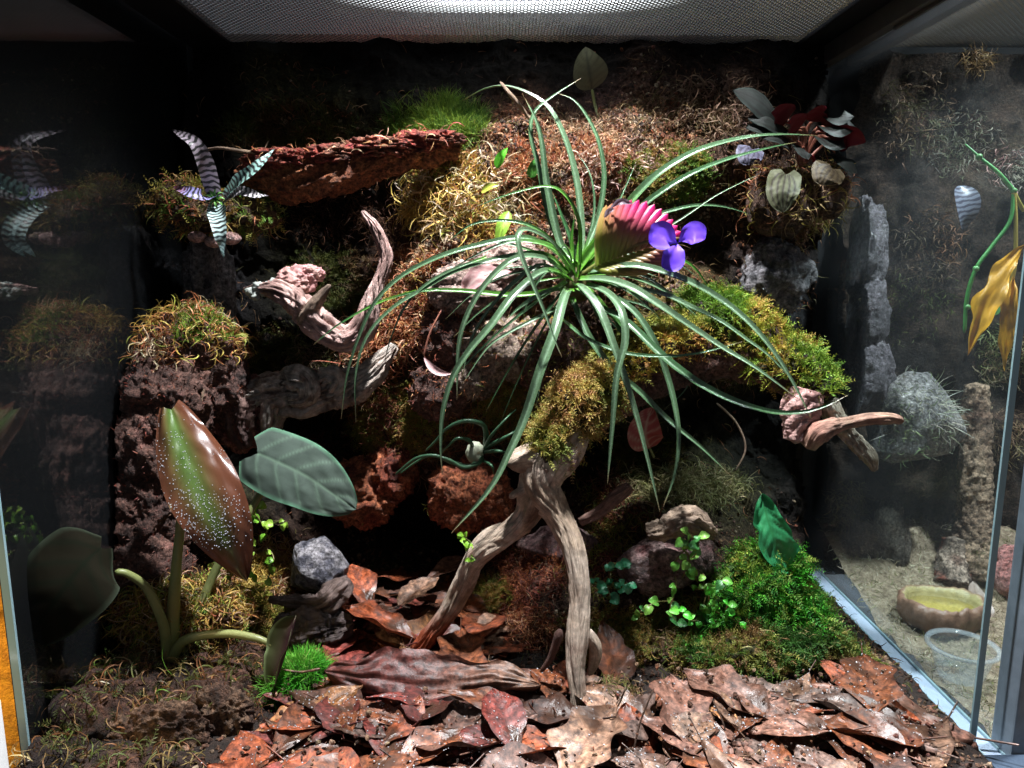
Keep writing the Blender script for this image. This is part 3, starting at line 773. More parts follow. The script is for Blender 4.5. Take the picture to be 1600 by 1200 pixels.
p_, n_ = sample(SUB['V'], SUB['F'], 6000, rngm, lambda nn, c: np.where(c[:, 1] > .66, 1, .1))
g = G(); strands(g, p_, n_, .017, .0012, patchpick([(.10, .05, .03), (.22, .10, .05), (.12, .13, .03), (.3, .2, .10), (.16, .05, .03)], p_, rngm, 15, 9), rngm, 5, 2.6, .6, 0, .5, 1.6)
tag(g.build('ground_moss', M_moss), 'brown and olive mossy fibres creeping over the bare ground of the terrarium', 'moss', None, 'stuff')
p_, n_ = sample(WV, WT, 9000, rngm, lambda nn, c: np.clip(wcol - .04, 0, .3) + .012)
g = G(); strands(g, p_, n_, .024, .0010, patchpick([(.10, .05, .03), (.3, .2, .10), (.22, .10, .05), (.12, .11, .03), (.4, .3, .18)], p_, rngm, 15, 9), rngm, 6, 2.2, 1.2, 0, .5, 1.4)
tag(g.build('root_fibres', M_moss), 'thin brown and tan root fibres tangled all over the planted back wall', 'roots', None, 'stuff')
# ================================================================== ROCK, BARK, CORK chunks
BARKP = [(0.03, 0.02, 0.018), (0.10, 0.05, 0.04), (0.16, 0.08, 0.06), (0.25, 0.12, 0.10)]
CORKP = [(0.12, 0.09, 0.07), (0.30, 0.22, 0.17), (0.5, 0.38, 0.30), (0.2, 0.12, 0.09)]
REDP = [(0.10, 0.02, 0.012), (0.32, 0.08, 0.04), (0.42, 0.14, 0.06), (0.2, 0.05, 0.03)]
ROCKP = [(0.05, 0.05, 0.055), (0.13, 0.13, 0.14), (0.28, 0.26, 0.27), (0.08, 0.07, 0.07)]
PURP = [(0.12, 0.07, 0.07), (0.22, 0.12, 0.12), (0.42, 0.3, 0.28), (0.16, 0.05, 0.05)]
def chunk(name, label, cat, lumps, pal, mat, cfreq=40, group=None, moss=None, **k):
    g = G(); allv = []; allf = []; n0 = 0
    for q, (u, v, Y, ru, rv, ry) in enumerate(lumps):
        V, F = plump(u, v, Y, ru, rv, ry, seed=int(u + v) % 97, **k)
        V[:, 0] = np.clip(V[:, 0], XL + 0.003, None)
        V[:, 1] = np.minimum(V[:, 1], YB - 0.003)
        V = V + fbm(V * 160, 2, 4)[:, None] * .0012 * norm(V - V.mean(0))
        g.add(V, F, colvar(V, pal, cfreq, int(u) % 50), np.zeros((len(V), 2)))
        allv.append(V); allf.append(F + n0); n0 += len(V)
    if moss is None:
        return tag(g.build(name, mat), label, cat, group), np.vstack(allv), np.vstack(allf)
    V = np.vstack(allv); F = np.vstack(allf)
    mn, mx = V.min(0), V.max(0)
    t = thing(name, label, cat, ((mn[0] + mx[0]) / 2, (mn[1] + mx[1]) / 2, mn[2]), group)
    g.build('core', mat, t)
    for (kd, n, L, Wd, mp, keep) in moss:
        p_, n_ = sample(V, F, n, rngm, keep)
        gg = G(); c_ = patchpick(mp, p_, rngm, 30, n % 31)
        if kd == 'hair': strands(gg, p_, n_, L, Wd, c_, rngm, 3, 0.8, 0.2, 0.5, 0.8, 0.8)
        elif kd == 'sph': strands(gg, p_, n_, L, Wd, c_, rngm, 6, 3.2, 0.6, 0.3, 0.8, 1.3)
        else: fronds(gg, p_, n_, L, Wd, c_, rngm, 6, 0.9, 0.7, 0.5, 0.8, 1.0)
        tag(gg.build('moss_cover', M_moss, t), kind='stuff')
    return t, V, F

lowv = lambda v0: (lambda n, c: np.clip(n[:, 2] + 0.2, 0, 1) * 1.0)
# left column
chunk('bark_column', 'tall dark rusty bark column standing against the left glass under a moss cap', 'bark',
      [(300, 545, .87, 70, 60, 50), (262, 620, .85, 75, 80, 60), (345, 600, .88, 45, 60, 40), (245, 710, .84, 75, 85, 60), (228, 800, .83, 72, 80, 60), (225, 890, .81, 70, 70, 55)],
      BARKP, M_bark, 45, None, [('sph', 1700, .028, .0017, GOLD + RUST[:2] + CREAM[:1], lambda n, c: (c[:, 2] > P(0, 560, .87)[2]) * np.clip(n[:, 2] + .3, 0, 1)),
                                ('hair', 1500, .010, .0016, GREEN, lambda n, c: (c[:, 2] > P(0, 530, .87)[2]) * np.clip(n[:, 2] + .3, 0, 1) * (c[:, 0] > P(290, 500, .87)[0])),
                                ('hair', 5200, .006, .0014, REDB + BARKP[1:] + [(.3, .1, .08)], lambda n, c: np.ones(len(n)))],
      amp=0.17, freq=3.6, sub=6)
chunk('dark_rock', 'dark grey porous rock pillar behind the moss cap at left', 'rock', [(325, 440, .98, 38, 75, 40), (330, 520, .96, 42, 50, 40)], ROCKP, M_rock, 50, amp=.22, freq=2.4, sub=5)
chunk('dark_rock', 'dim grey rock on the wall right of the flower spike', 'rock', [(1215, 430, .98, 55, 50, 45)], ROCKP, M_rock, 50, amp=.22, freq=2.4, sub=5)
chunk('bark_chunk', 'pinkish wrinkled bark lump between the bark column and the swirled driftwood', 'bark', [(378, 645, .90, 40, 52, 30)], [(0.15, .06, .05), (.35, .15, .13), (.2, .09, .08)], M_bark, 30, amp=.26, freq=2.5, sub=5, ridged=True)
chunk('cork_chunk', 'pale ribbed cork piece just left of the rosette heart', 'cork', [(735, 455, .895, 55, 38, 30), (800, 425, .90, 50, 40, 30)], [(.3, .18, .15), (.55, .40, .34), (.35, .2, .17)], M_bark, 45, amp=.2, freq=2.2, sub=5, ridged=True, stretch=(1, 1, 3))
chunk('cork_chunk', 'light grooved cork piece lying below the rosette at left of its hanging leaves', 'cork', [(790, 545, .885, 60, 45, 30), (745, 590, .89, 35, 30, 25)], CORKP, M_bark, 45, None, [('sph', 300, .018, .0011, OLIVE + RUST, frontup), ('hair', 500, .007, .0011, OLIVE + RUST, frontup)], amp=.2, freq=2.2, sub=5, ridged=True, stretch=(3, 1, 1))
chunk('cork_chunk', 'brown crumbly cork under the crossed left leaves of the rosette', 'cork', [(705, 525, .90, 40, 45, 25), (690, 610, .90, 45, 40, 25)], BARKP, M_bark, 60, None, [('sph', 300, .018, .0011, REDB + RUST[:2], frontup), ('hair', 500, .007, .0011, REDB + RUST[:2], frontup)], amp=.2, freq=2.5, sub=5, ridged=True)
chunk('cork_chunk', 'brown crumbly cork directly beneath the rosette base', 'cork', [(860, 560, .88, 50, 50, 30)], BARKP + CORKP[1:2], M_bark, 60, None, [('sph', 300, .018, .0011, OLIVE + REDB, frontup), ('hair', 500, .007, .0011, OLIVE + REDB, frontup)], amp=.2, freq=2.5, sub=5, ridged=True)
chunk('red_bark_chunk', 'orange-red rotten wood chunk below the curly air plant', 'wood', [(735, 775, .90, 58, 52, 32), (770, 790, .905, 28, 50, 25)], REDP, M_bark, 35, None, [('sph', 160, .016, .001, REDB + OLIVE[:1], topside)], amp=.22, freq=2.6, sub=5, ridged=True, stretch=(2, 1, 1))
chunk('red_bark_chunk', 'red wood chunk behind the tip of the grey-green alocasia leaf', 'wood', [(565, 770, .93, 45, 45, 30), (610, 740, .93, 35, 35, 25)], REDP, M_bark, 35, None, [('sph', 160, .016, .001, REDB + OLIVE[:1], topside)], amp=.28, freq=2.6, sub=5, ridged=True)
chunk('wet_rock', 'shiny wet dark rock with white flecks left of the dark hollow', 'rock', [(495, 885, .86, 52, 48, 40)], [(.03, .03, .04), (.10, .10, .13), (.4, .38, .4), (.05, .05, .06)], M_rock, 90, amp=.18, freq=2.2, sub=5, facet=.8)
chunk('purple_rock', 'purple-brown angular rock on the slope right of the forked driftwood', 'rock', [(1045, 885, .83, 82, 52, 50), (1095, 870, .84, 30, 48, 30)], PURP, M_rock, 50, amp=.1, freq=1.8, sub=5, facet=.9)
chunk('grey_rock', 'small grey wood-coloured stone behind the forked driftwood leg', 'rock', [(870, 850, .87, 60, 30, 30)], PURP, M_rock, 60, amp=.2, freq=2.2, sub=4)
chunk('mount', 'mossy mount under the silver-leaved plant at upper right', 'root ball', [(1225, 315, .95, 55, 48, 40), (1290, 300, .95, 35, 40, 30)], [(.05, .03, .02), (.16, .08, .05)], M_bark, 50, None,
      [('sph', 500, .030, .0016, [(0.3, .2, .10), (0.25, .2, .05), (.3, .12, .06)], frontup)], amp=.2, freq=2.2, sub=4)

# red bark slab
g = G()
RB = [(.05, .015, .008), (.26, .075, .03), (.36, .13, .05), (.12, .03, .018)]
limb(g, [(*P(380, 268, .95), px(14, .95)), (*P(410, 278, .935), px(25, .935)), (*P(455, 284, .93), px(29, .93)), (*P(520, 276, .925), px(31, .925)), (*P(580, 256, .93), px(27, .93)), (*P(640, 243, .94), px(24, .94)), (*P(690, 232, .95), px(21, .95)), (*P(716, 236, .955), px(20, .955))],
     RB, 72, 190, amp=.34, gro=2.2, seed=4, fine=.22, cfreq=60, groove=.22, ng=2, flat=.85)
for u, v, Y, ru, rv in [(440, 250, .925, 42, 12), (520, 245, .92, 36, 13), (590, 232, .925, 40, 12), (655, 222, .93, 30, 12), (690, 218, .94, 26, 10), (418, 262, .925, 24, 13)]:
    V, F = plump(u, v, Y, ru, rv, ru * .7, amp=.35, freq=3.2, seed=u, sub=5, ridged=True); g.add(V, F, colvar(V, [(.05, .012, .01), (.30, .05, .035), (.22, .09, .05), (.10, .02, .02)], 60, u))
tag(g.build('red_bark', M_bark), 'long rust-red rotten bark slab jutting out high on the left', 'bark')
# crumbly moss on the slab
p0 = []
g = G()
rr_ = rngm.random(420); pth = catmull([P(395, 245, .93), P(460, 243, .925), P(540, 240, .925), P(620, 225, .93), P(700, 212, .945)], 60)
pp = pth[(rr_ * 59).astype(int)] + rngm.normal(size=(420, 3)) * [.004, .014, .004]
strands(g, pp, np.tile([0, -.3, 1.], (420, 1)), .022, .0016, patchpick(RUST + [(.35, .05, .06), (.3, .25, .06)], pp, rngm), rngm, 5, 2.5, 1.2, 0.1, .4, 1.4)
tag(g.build('moss', M_moss), 'thin rusty moss fibres lying along the top of the red bark slab', 'moss', None, 'stuff')

# ================================================================== DRIFTWOOD
WOODP = [(0.20, 0.12, 0.08), (0.48, 0.36, 0.26), (0.62, 0.50, 0.40), (0.42, 0.24, 0.17)]
PINKW = [(0.25, 0.14, 0.12), (0.50, 0.34, 0.30), (0.58, 0.36, 0.34), (0.35, 0.24, 0.18)]
def L4(lst): return [(*P(u, v, Y), px(r, Y)) for u, v, Y, r in lst]
fk = thing('forked_driftwood', 'pale two-legged driftwood branch arching over the leaf litter to the right, moss on top', 'driftwood', P(800, 1090, .70))
g = G()
limb(g, L4([(905, 640, .775, 24.7), (880, 690, .762, 38.0), (852, 730, .748, 38.0), (848, 765, .742, 31.0), (868, 800, .735, 21.7), (890, 840, .722, 19.4), (902, 890, .708, 17.8), (906, 940, .697, 17.0), (903, 990, .687, 17.8), (900, 1040, .677, 15.5), (903, 1090, .667, 13.1), (901, 1145, .657, 14.7)]), WOODP, 72, 190, amp=.13, gro=3, seed=2, fine=.06, groove=.14, ng=3)
limb(g, L4([(850, 725, .75, 34.2), (838, 765, .747, 29.2), (822, 805, .75, 20.9), (788, 838, .755, 17.8), (748, 868, .76, 18.5), (724, 912, .768, 17.0), (700, 955, .775, 16.3), (668, 1000, .782, 15.5), (640, 1032, .788, 12.4)]), WOODP + [(0.42, .12, .07)], 64, 150, amp=.14, gro=3, seed=5, fine=.06, groove=.14, ng=2)
_k = np.clip((P(700, 945, .775)[2] - g.V[-1][:, 2]) / .035, 0, 1)[:, None]; g.C[-1] = g.C[-1] * (1 - _k) + np.array((.30, .07, .03)) * _k * (.5 + g.C[-1].mean(1, keepdims=True) * 1.6)
limb(g, L4([(915, 985, .69, 9), (930, 1010, .69, 11), (928, 1035, .69, 9), (920, 1055, .69, 5)]), WOODP, 14, 20, seed=6)
limb(g, L4([(875, 985, .68, 8), (862, 1025, .685, 6), (845, 1050, .69, 4)]), BARKP, 10, 14, seed=6)
limb(g, L4([(870, 700, .75, 22), (835, 715, .745, 22), (806, 722, .74, 18), (795, 728, .74, 9)]), WOODP, 24, 28, amp=.15, seed=7)
limb(g, L4([(872, 715, .745, 26), (888, 725, .742, 20), (893, 735, .74, 8)]), PINKW, 20, 18, amp=.2, seed=17)
limb(g, L4([(835, 750, .745, 9), (818, 765, .74, 8), (804, 772, .735, 6), (797, 778, .732, 5)]), WOODP, 12, 14, seed=8)
limb(g, L4([(828, 820, .765, 12), (790, 828, .775, 12), (758, 842, .78, 12), (735, 872, .775, 12)]), WOODP, 16, 30, seed=9)
g.build('forked_legs', M_wood, fk)
g = G()
VL = limb(g, L4([(868, 712, .757, 26), (905, 665, .785, 32), (960, 620, .825, 34), (1030, 580, .85, 36), (1110, 555, .86, 38), (1190, 562, .845, 36), (1250, 597, .81, 32), (1285, 630, .79, 26)]), BARKP + WOODP[:1], 32, 130, amp=.2, gro=2, seed=12, fine=.1, groove=.15)
g.build('upper_limb', M_bark, fk)
g = G()
limb(g, L4([(1262, 610, .79, 26), (1250, 650, .785, 26), (1243, 690, .78, 17)]), [(.35, .16, .14), (.6, .36, .33), (.45, .3, .25)], 40, 60, amp=.25, gro=2.6, seed=14, fine=.15, groove=.25)
limb(g, L4([(1262, 700, .772, 10), (1275, 680, .77, 17), (1292, 670, .77, 15), (1320, 662, .77, 9), (1350, 656, .765, 9), (1380, 653, .76, 9), (1402, 655, .758, 7), (1410, 660, .758, 4)]), [(.4, .33, .2), (.45, .27, .2), (.4, .2, .15)], 36, 90, amp=.3, gro=3, seed=15, fine=.15, groove=.25)
limb(g, L4([(1290, 630, .79, 18), (1318, 668, .785, 13), (1340, 695, .78, 13), (1358, 715, .775, 11), (1367, 736, .772, 4)]), [(.35, .3, .22), (.5, .42, .33), (.3, .22, .18)], 36, 80, amp=.2, gro=4, seed=16, fine=.15, groove=.3)
g.build('broken_twigs', M_wood, fk)
# moss sleeves on the upper limb
def sleeve(label, lst, n1, n2, pal, seed, drop=0.5):
    C = catmull([(*P(u, v, Y), px(r, Y)) for u, v, Y, r in lst], 60)
    g = G(); Vc = limb(g, C[::6], OLIVE[3:] + BARKP[:2], 22, 60, amp=.4, gro=2.4, seed=seed, fine=.15)
    t = thing('moss_sleeve', label, 'moss', C[30, :3])
    g.V = g.V; g.build('matted_base', M_bark, t)
    nr = 22; ns = 60
    i = np.arange(ns - 1)[:, None] * nr; j = np.arange(nr)[None, :]; j2 = (j + 1) % nr
    F = np.stack([i + j, i + j2, i + nr + j2, i + nr + j], -1).reshape(-1, 4)
    T3 = np.vstack([F[:, [0, 1, 2]], F[:, [0, 2, 3]]])
    ctr = Vc.mean(0)
    p_, n_ = sample(Vc, T3, n1 + n2, rngm, lambda n, c: np.clip(.5 + np.abs(n[:, 2]) + 0 * n[:, 0], 0, 1.5))
    # make the normals point outward from the limb's axis
    ax = C[np.argmin(((p_[:, None, :] - C[None, ::3, :3]) ** 2).sum(-1), 1) * 3, :3]
    n_ = norm(p_ - ax)
    keep = (n_[:, 2] > -0.25) | (rngm.random(len(p_)) < 0.25)
    p_, n_ = p_[keep], n_[keep]; k = int(len(p_) * n1 / (n1 + n2))
    gg = G(); fronds(gg, p_[:k], n_[:k], .019, .0009, patchpick(pal, p_[:k], rngm, 24, seed), rngm, 6, 1.0, drop, .5, .8, 1.0)
    strands(gg, p_[k:], n_[k:], .013, .0016, patchpick(pal, p_[k:], rngm, 24, seed), rngm, 4, 1.6, drop, .4, .8, 1.1)
    tag(gg.build('moss_cover', M_moss, t), kind='stuff')
sleeve('green-gold moss bunch over the fork of the two-legged driftwood', [(848, 722, .732, 12), (858, 705, .745, 26), (885, 672, .765, 34), (915, 632, .78, 40), (960, 590, .80, 36)], 2300, 2300, [(.4, .22, .09), (.42, .30, .08), (.30, .28, .06), (.16, .2, .04)], 31, 1.0)
sleeve('orange and yellow moss band in the middle of the long branch under the hanging leaves', [(945, 590, .82, 26), (985, 570, .84, 34), (1040, 548, .85, 38), (1100, 525, .86, 34)], 1500, 1600, [(.42, .2, .06), (.45, .36, .06), (.3, .3, .05), (.2, .24, .04)], 32)
sleeve('yellow-green moss bank along the right end of the long branch', [(1065, 500, .87, 28), (1120, 500, .865, 36), (1180, 530, .845, 38), (1240, 570, .815, 34), (1290, 610, .79, 24), (1320, 630, .79, 12)], 2300, 2300, [(.4, .26, .06), (.36, .36, .05), (.18, .28, .03), (.10, .2, .02)], 33)

g = G()
PK2 = [(.10, .055, .045), (.42, .26, .23), (.56, .38, .34), (.22, .13, .11)]
limb(g, L4([(385, 455, .90, 8), (410, 452, .885, 14), (445, 458, .87, 26), (475, 480, .865, 30), (505, 512, .86, 32), (540, 530, .86, 30), (568, 512, .86, 27), (582, 470, .86, 18), (592, 440, .865, 14), (603, 405, .87, 14), (598, 380, .873, 13), (586, 355, .876, 12), (574, 340, .88, 8), (566, 330, .883, 4)]), PK2, 64, 220, amp=.24, gro=2.6, seed=22, fine=.14, flat=.7, groove=.26, ng=3)
limb(g, L4([(478, 505, .855, 16), (488, 482, .845, 11), (503, 462, .84, 7), (516, 445, .838, 3)]), [(.10, .06, .045), (.35, .25, .18), (.2, .13, .1)], 24, 40, amp=.25, seed=24, groove=.2, fine=.15)
for u, v, Y, ru, rv, ry in [(462, 440, .875, 26, 18, 16), (485, 428, .88, 18, 12, 14), (440, 447, .875, 20, 10, 12)]:
    V, F = plump(u, v, Y, ru, rv, ry, amp=.4, freq=3, seed=u, sub=5, ridged=True, facet=.4); g.add(V, F, colvar(V, [(.2, .07, .07), (.5, .26, .25), (.4, .25, .2)], 60, u))
for u, v in [(392, 455), (402, 448), (412, 456), (420, 447), (430, 442), (398, 462)]:
    V, F = plump(u, v, .878, 9, 7, 8, amp=.4, freq=2.5, seed=u, sub=3); g.add(V, F, (.30, .33, .30))
tag(g.build('driftwood_horn', M_wood), 'pinkish driftwood with a tall upright horn left of the rosette', 'driftwood')
g = G()
SW = [(.05, .04, .035), (.34, .31, .27), (.50, .42, .36), (.14, .10, .08), (.42, .28, .23)]
limb(g, L4([(350, 640, .90, 14), (395, 622, .895, 22), (430, 612, .89, 28), (480, 612, .885, 30), (530, 606, .885, 26), (575, 585, .89, 20), (600, 560, .895, 12), (618, 540, .90, 6)]), SW, 80, 240, amp=.36, gro=3, seed=28, fine=.25, groove=.34, ng=4, cfreq=70)
limb(g, L4([(440, 600, .875, 10), (460, 590, .865, 15), (480, 598, .86, 15), (478, 620, .86, 13), (455, 625, .865, 10)]), SW, 40, 80, amp=.3, seed=38, fine=.25, groove=.3, ng=3, cfreq=80)
limb(g, L4([(500, 600, .87, 9), (515, 585, .862, 13), (530, 595, .86, 12), (520, 612, .862, 9)]), SW, 36, 60, amp=.3, seed=39, fine=.25, groove=.3, ng=3, cfreq=80)
limb(g, L4([(380, 620, .885, 22), (375, 660, .88, 20), (385, 700, .88, 10)]), [(.05, .03, .03), (.2, .12, .10)], 48, 70, amp=.3, seed=29, fine=.2, groove=.3)
limb(g, L4([(430, 615, .885, 20), (425, 660, .88, 15), (415, 690, .88, 8)]), SW[:2] + SW[4:], 48, 70, amp=.3, seed=30, fine=.2, groove=.3)
tag(g.build('swirled_driftwood', M_wood), 'grey and pink swirled driftwood lying below the horned driftwood', 'driftwood')
g = G()
limb(g, L4([(905, 815, .86, 7), (935, 800, .86, 10), (965, 775, .865, 11), (985, 760, .87, 8)]), [(.3, .15, .12), (.45, .28, .22)], 30, 70, amp=.3, seed=41, groove=.3, fine=.15)
tag(g.build('driftwood_stick', M_wood), 'short reddish stick slanting behind the right leg of the forked driftwood', 'stick')
g = G()
limb(g, L4([(1010, 830, .80, 10), (1040, 825, .795, 16), (1070, 812, .79, 20), (1100, 825, .795, 14), (1118, 835, .80, 6)]), [(.08, .05, .04), (.4, .3, .22), (.2, .14, .1)], 44, 90, amp=.35, seed=43, fine=.22, groove=.35, ng=3)
tag(g.build('driftwood_knot', M_wood), 'grey-brown knotted wood piece lying on top of the purple rock', 'wood')
g = G()
limb(g, L4([(420, 936, .80, 5), (455, 940, .80, 9), (500, 945, .80, 15), (530, 920, .81, 18), (545, 905, .82, 8)]), [(.06, .04, .035), (.25, .18, .16)], 40, 90, amp=.35, seed=45, fine=.2, groove=.3)
limb(g, L4([(440, 1000, .79, 18), (480, 985, .79, 28), (520, 980, .795, 22), (552, 975, .80, 10)]), [(.04, .03, .03), (.14, .10, .09)], 50, 90, amp=.45, seed=46, fine=.25, groove=.35)
limb(g, L4([(450, 960, .79, 14), (440, 1000, .785, 16), (452, 1030, .78, 14)]), [(.04, .03, .03), (.14, .10, .09)], 40, 70, amp=.45, seed=47, fine=.25, groove=.35)
tag(g.build('charred_root', M_wood), 'blackish knotted root at the left edge of the leaf litter', 'root')

# ================================================================== TILLANDSIA (rosette with pink quill)
tl = thing('rosette_plant', 'large rosette plant with long arching narrow green leaves and a pink and violet flower spike', 'plant', P(895, 450, .86))
DG = np.array((0.017, 0.095, 0.022)); LG = np.array((0.13, 0.36, 0.03)); PG = np.array((0.20, 0.29, 0.17)); RG = np.array((0.3, .06, .03))
def tcol(green=0.25, pale=0.3, dark=1.0):
    def f(s, t):
        b = DG * dark * (1 - pale) + PG * pale * dark
        k = np.clip(1 - t / max(green, .01), 0, 1)[:, None] ** 0.8
        c = b * (1 - k) + LG * k
        mid = np.exp(-(s / .3) ** 2)[:, None]
        tip = np.clip((t - .93) / .07, 0, 1)[:, None]
        c = c * (1 - tip) + np.array((.25, .16, .07)) * tip
        return c * (.75 + .25 * mid) + np.array((.3, .4, .36)) * (pale * 0.35 * mid)  # pale middle, darker edges: lamp sheen put into the leaf colour
    return f
TL = [  # pixels, width, depth start, mid, end, green fraction, pale
 ([(905, 410), (872, 375), (855, 330), (842, 265), (829, 210), (836, 175), (865, 150), (908, 122)], 11, .86, .88, .90, .2, .35),
 ([(903, 415), (908, 365), (900, 285), (880, 213), (850, 163), (800, 137), (760, 138), (723, 157)], 15, .86, .90, .97, .1, .5),
 ([(898, 410), (875, 380), (855, 290), (847, 225), (837, 187), (820, 153)], 15, .85, .87, .88, .15, .45),
 ([(908, 410), (922, 375), (935, 340), (944, 280), (937, 227), (920, 187), (897, 157), (870, 145)], 11, .86, .89, .92, .15, .35),
 ([(906, 405), (920, 370), (928, 330), (926, 290), (917, 262), (900, 238)], 6, .87, .9, .92, .1, .3),
 ([(900, 412), (890, 370), (877, 337), (863, 300)], 9, .87, .88, .89, .1, .1),
 ([(905, 420), (950, 360), (1000, 300), (1040, 265), (1095, 235), (1160, 217), (1215, 211), (1278, 212)], 17, .86, .84, .86, .35, .35),
 ([(908, 422), (960, 365), (1010, 318), (1070, 278), (1130, 252), (1200, 232), (1245, 222)], 14, .86, .85, .88, .35, .2),
 ([(930, 400), (990, 350), (1040, 332), (1090, 321), (1135, 324), (1178, 337)], 9, .87, .89, .92, .2, .3),
 ([(920, 425), (990, 385), (1060, 345), (1120, 305), (1186, 272)], 5, .86, .84, .84, .2, .6),
 ([(925, 400), (950, 350), (972, 305), (994, 253)], 5, .87, .9, .92, .6, .2),
 ([(890, 425), (868, 395), (820, 372), (745, 385), (685, 403), (627, 433), (587, 473), (562, 525), (543, 585), (533, 655)], 12, .85, .80, .80, .2, .35),
 ([(888, 428), (850, 398), (790, 403), (717, 423), (667, 450), (613, 483), (575, 525), (557, 583), (556, 660)], 12, .85, .79, .78, .2, .4),
 ([(885, 440), (860, 455), (800, 462), (720, 455), (660, 455), (600, 469)], 12, .85, .83, .83, .9, .1),
 ([(650, 455), (600, 470), (567, 485), (525, 510), (490, 538)], 6, .835, .83, .82, .7, .1),
 ([(886, 430), (850, 405), (805, 405), (763, 440), (733, 487), (717, 540), (714, 625)], 13, .84, .78, .77, .15, .5),
 ([(884, 436), (850, 425), (805, 460), (767, 510), (733, 550), (708, 590), (693, 640), (689, 690), (691, 742)], 15, .84, .76, .74, .15, .45),
 ([(884, 432), (845, 415), (800, 445), (760, 490), (735, 535), (722, 590)], 9, .84, .785, .775, .15, .5),
 ([(875, 480), (840, 497), (795, 520), (760, 545), (722, 600)], 7, .85, .81, .80, .1, .5),
 ([(760, 402), (700, 425), (660, 450), (633, 480), (613, 523), (601, 563)], 7, .80, .79, .79, .1, .4),
 ([(907, 410), (905, 350), (885, 308), (855, 292), (800, 303), (740, 324)], 8, .85, .82, .82, .9, .1),
 ([(893, 420), (860, 375), (825, 352), (780, 345), (735, 352), (697, 380)], 8, .85, .83, .83, .5, .2),
 ([(890, 415), (860, 378), (825, 360), (809, 368), (814, 400), (830, 440), (850, 487), (866, 530), (878, 558)], 11, .83, .77, .75, .1, .55),
 ([(888, 420), (862, 388), (810, 378), (760, 392), (705, 420)], 11, .84, .81, .80, .6, .3),
 ([(888, 452), (880, 470), (866, 520), (843, 583), (820, 653), (797, 705), (765, 765), (705, 833)], 18, .83, .76, .72, .05, .5),
 ([(897, 445), (908, 450), (934, 482), (955, 535), (974, 590), (993, 650), (1012, 723), (1031, 800)], 16, .83, .76, .73, .05, .55),
 ([(915, 445), (948, 458), (971, 487), (977, 533), (964, 587), (957, 667), (949, 757)], 14, .83, .75, .72, .05, .5),
 ([(893, 465), (905, 495), (925, 535), (960, 580), (1000, 613), (1043, 655), (1095, 698), (1142, 743)], 13, .84, .79, .75, .05, .35),
 ([(878, 500), (917, 530), (967, 550), (1017, 557), (1083, 554), (1160, 534)], 9, .82, .77, .76, .1, .2),
 ([(930, 450), (955, 462), (993, 490), (1022, 535), (1041, 585), (1054, 635), (1060, 685), (1054, 740), (1036, 792)], 13, .84, .78, .74, .05, .4),
 ([(935, 480), (980, 505), (1027, 550), (1070, 585), (1110, 610), (1155, 630), (1200, 643), (1245, 645), (1285, 636), (1325, 617)], 15, .83, .76, .74, .05, .2),
 ([(905, 430), (945, 420), (1000, 417), (1067, 437), (1120, 465), (1165, 500), (1205, 545), (1240, 600), (1268, 655)], 15, .85, .78, .74, .05, .55),
 ([(905, 437), (945, 438), (985, 450), (1030, 478), (1080, 512), (1130, 545), (1180, 575), (1245, 622)], 16, .84, .77, .74, .08, .6),
 ([(935, 435), (985, 450), (1040, 462), (1085, 483), (1125, 502), (1165, 530), (1202, 557), (1245, 602)], 12, .86, .80, .78, .05, .5),
 ([(940, 425), (1000, 430), (1047, 460), (1074, 490), (1088, 535), (1087, 577), (1068, 613), (1036, 641)], 7, .87, .86, .84, .1, .4),
 ([(1000, 405), (1040, 400), (1080, 415), (1110, 452)], 9, .88, .9, .91, .9, .0),
 ([(960, 465), (1010, 480), (1030, 500), (1036, 525), (1030, 545)], 6, .86, .86, .86, .05, .4),
 ([(940, 490), (975, 525), (998, 558), (1013, 584)], 6, .85, .85, .84, .05, .4),
 ([(900, 435), (895, 400), (893, 370), (898, 335)], 9, .86, .87, .87, 1.0, .0),
 ([(903, 435), (915, 400), (935, 370), (960, 345)], 12, .86, .86, .87, 1.2, .0),
 ([(900, 435), (888, 410), (868, 385), (838, 372)], 10, .84, .82, .81, 1.2, .0),
 ([(905, 438), (930, 410), (955, 385), (975, 370)], 8, .85, .84, .85, 1.2, .0),
 ([(895, 440), (870, 425), (840, 420), (810, 432)], 10, .84, .81, .80, .8, .2),
 ([(900, 440), (905, 415), (903, 390), (908, 360)], 7, .85, .85, .86, 1.3, .0),
 ([(898, 455), (860, 455), (820, 475), (790, 500)], 11, .845, .81, .80, .5, .3),
 ([(900, 450), (925, 470), (950, 510), (965, 560)], 10, .85, .82, .81, .1, .3),
]
_r = np.random.default_rng(12)
for k in range(20):   # thinner filler leaves between the large ones
    a = _r.uniform(-.5, 3.64) if k % 3 else _r.uniform(3.8, 5.6); ln = _r.uniform(110, 270); dr = _r.uniform(30, 150)
    ca, sa = math.cos(a), -math.sin(a)
    pp_ = [(898 + ca * ln * t, 432 + sa * ln * t * .75 + dr * t ** 2.3) for t in (0.03, .2, .4, .6, .8, 1)]
    TL.append((pp_, _r.uniform(4, 8), .86, .84, .84, _r.uniform(.1, .6), _r.uniform(.1, .5)))
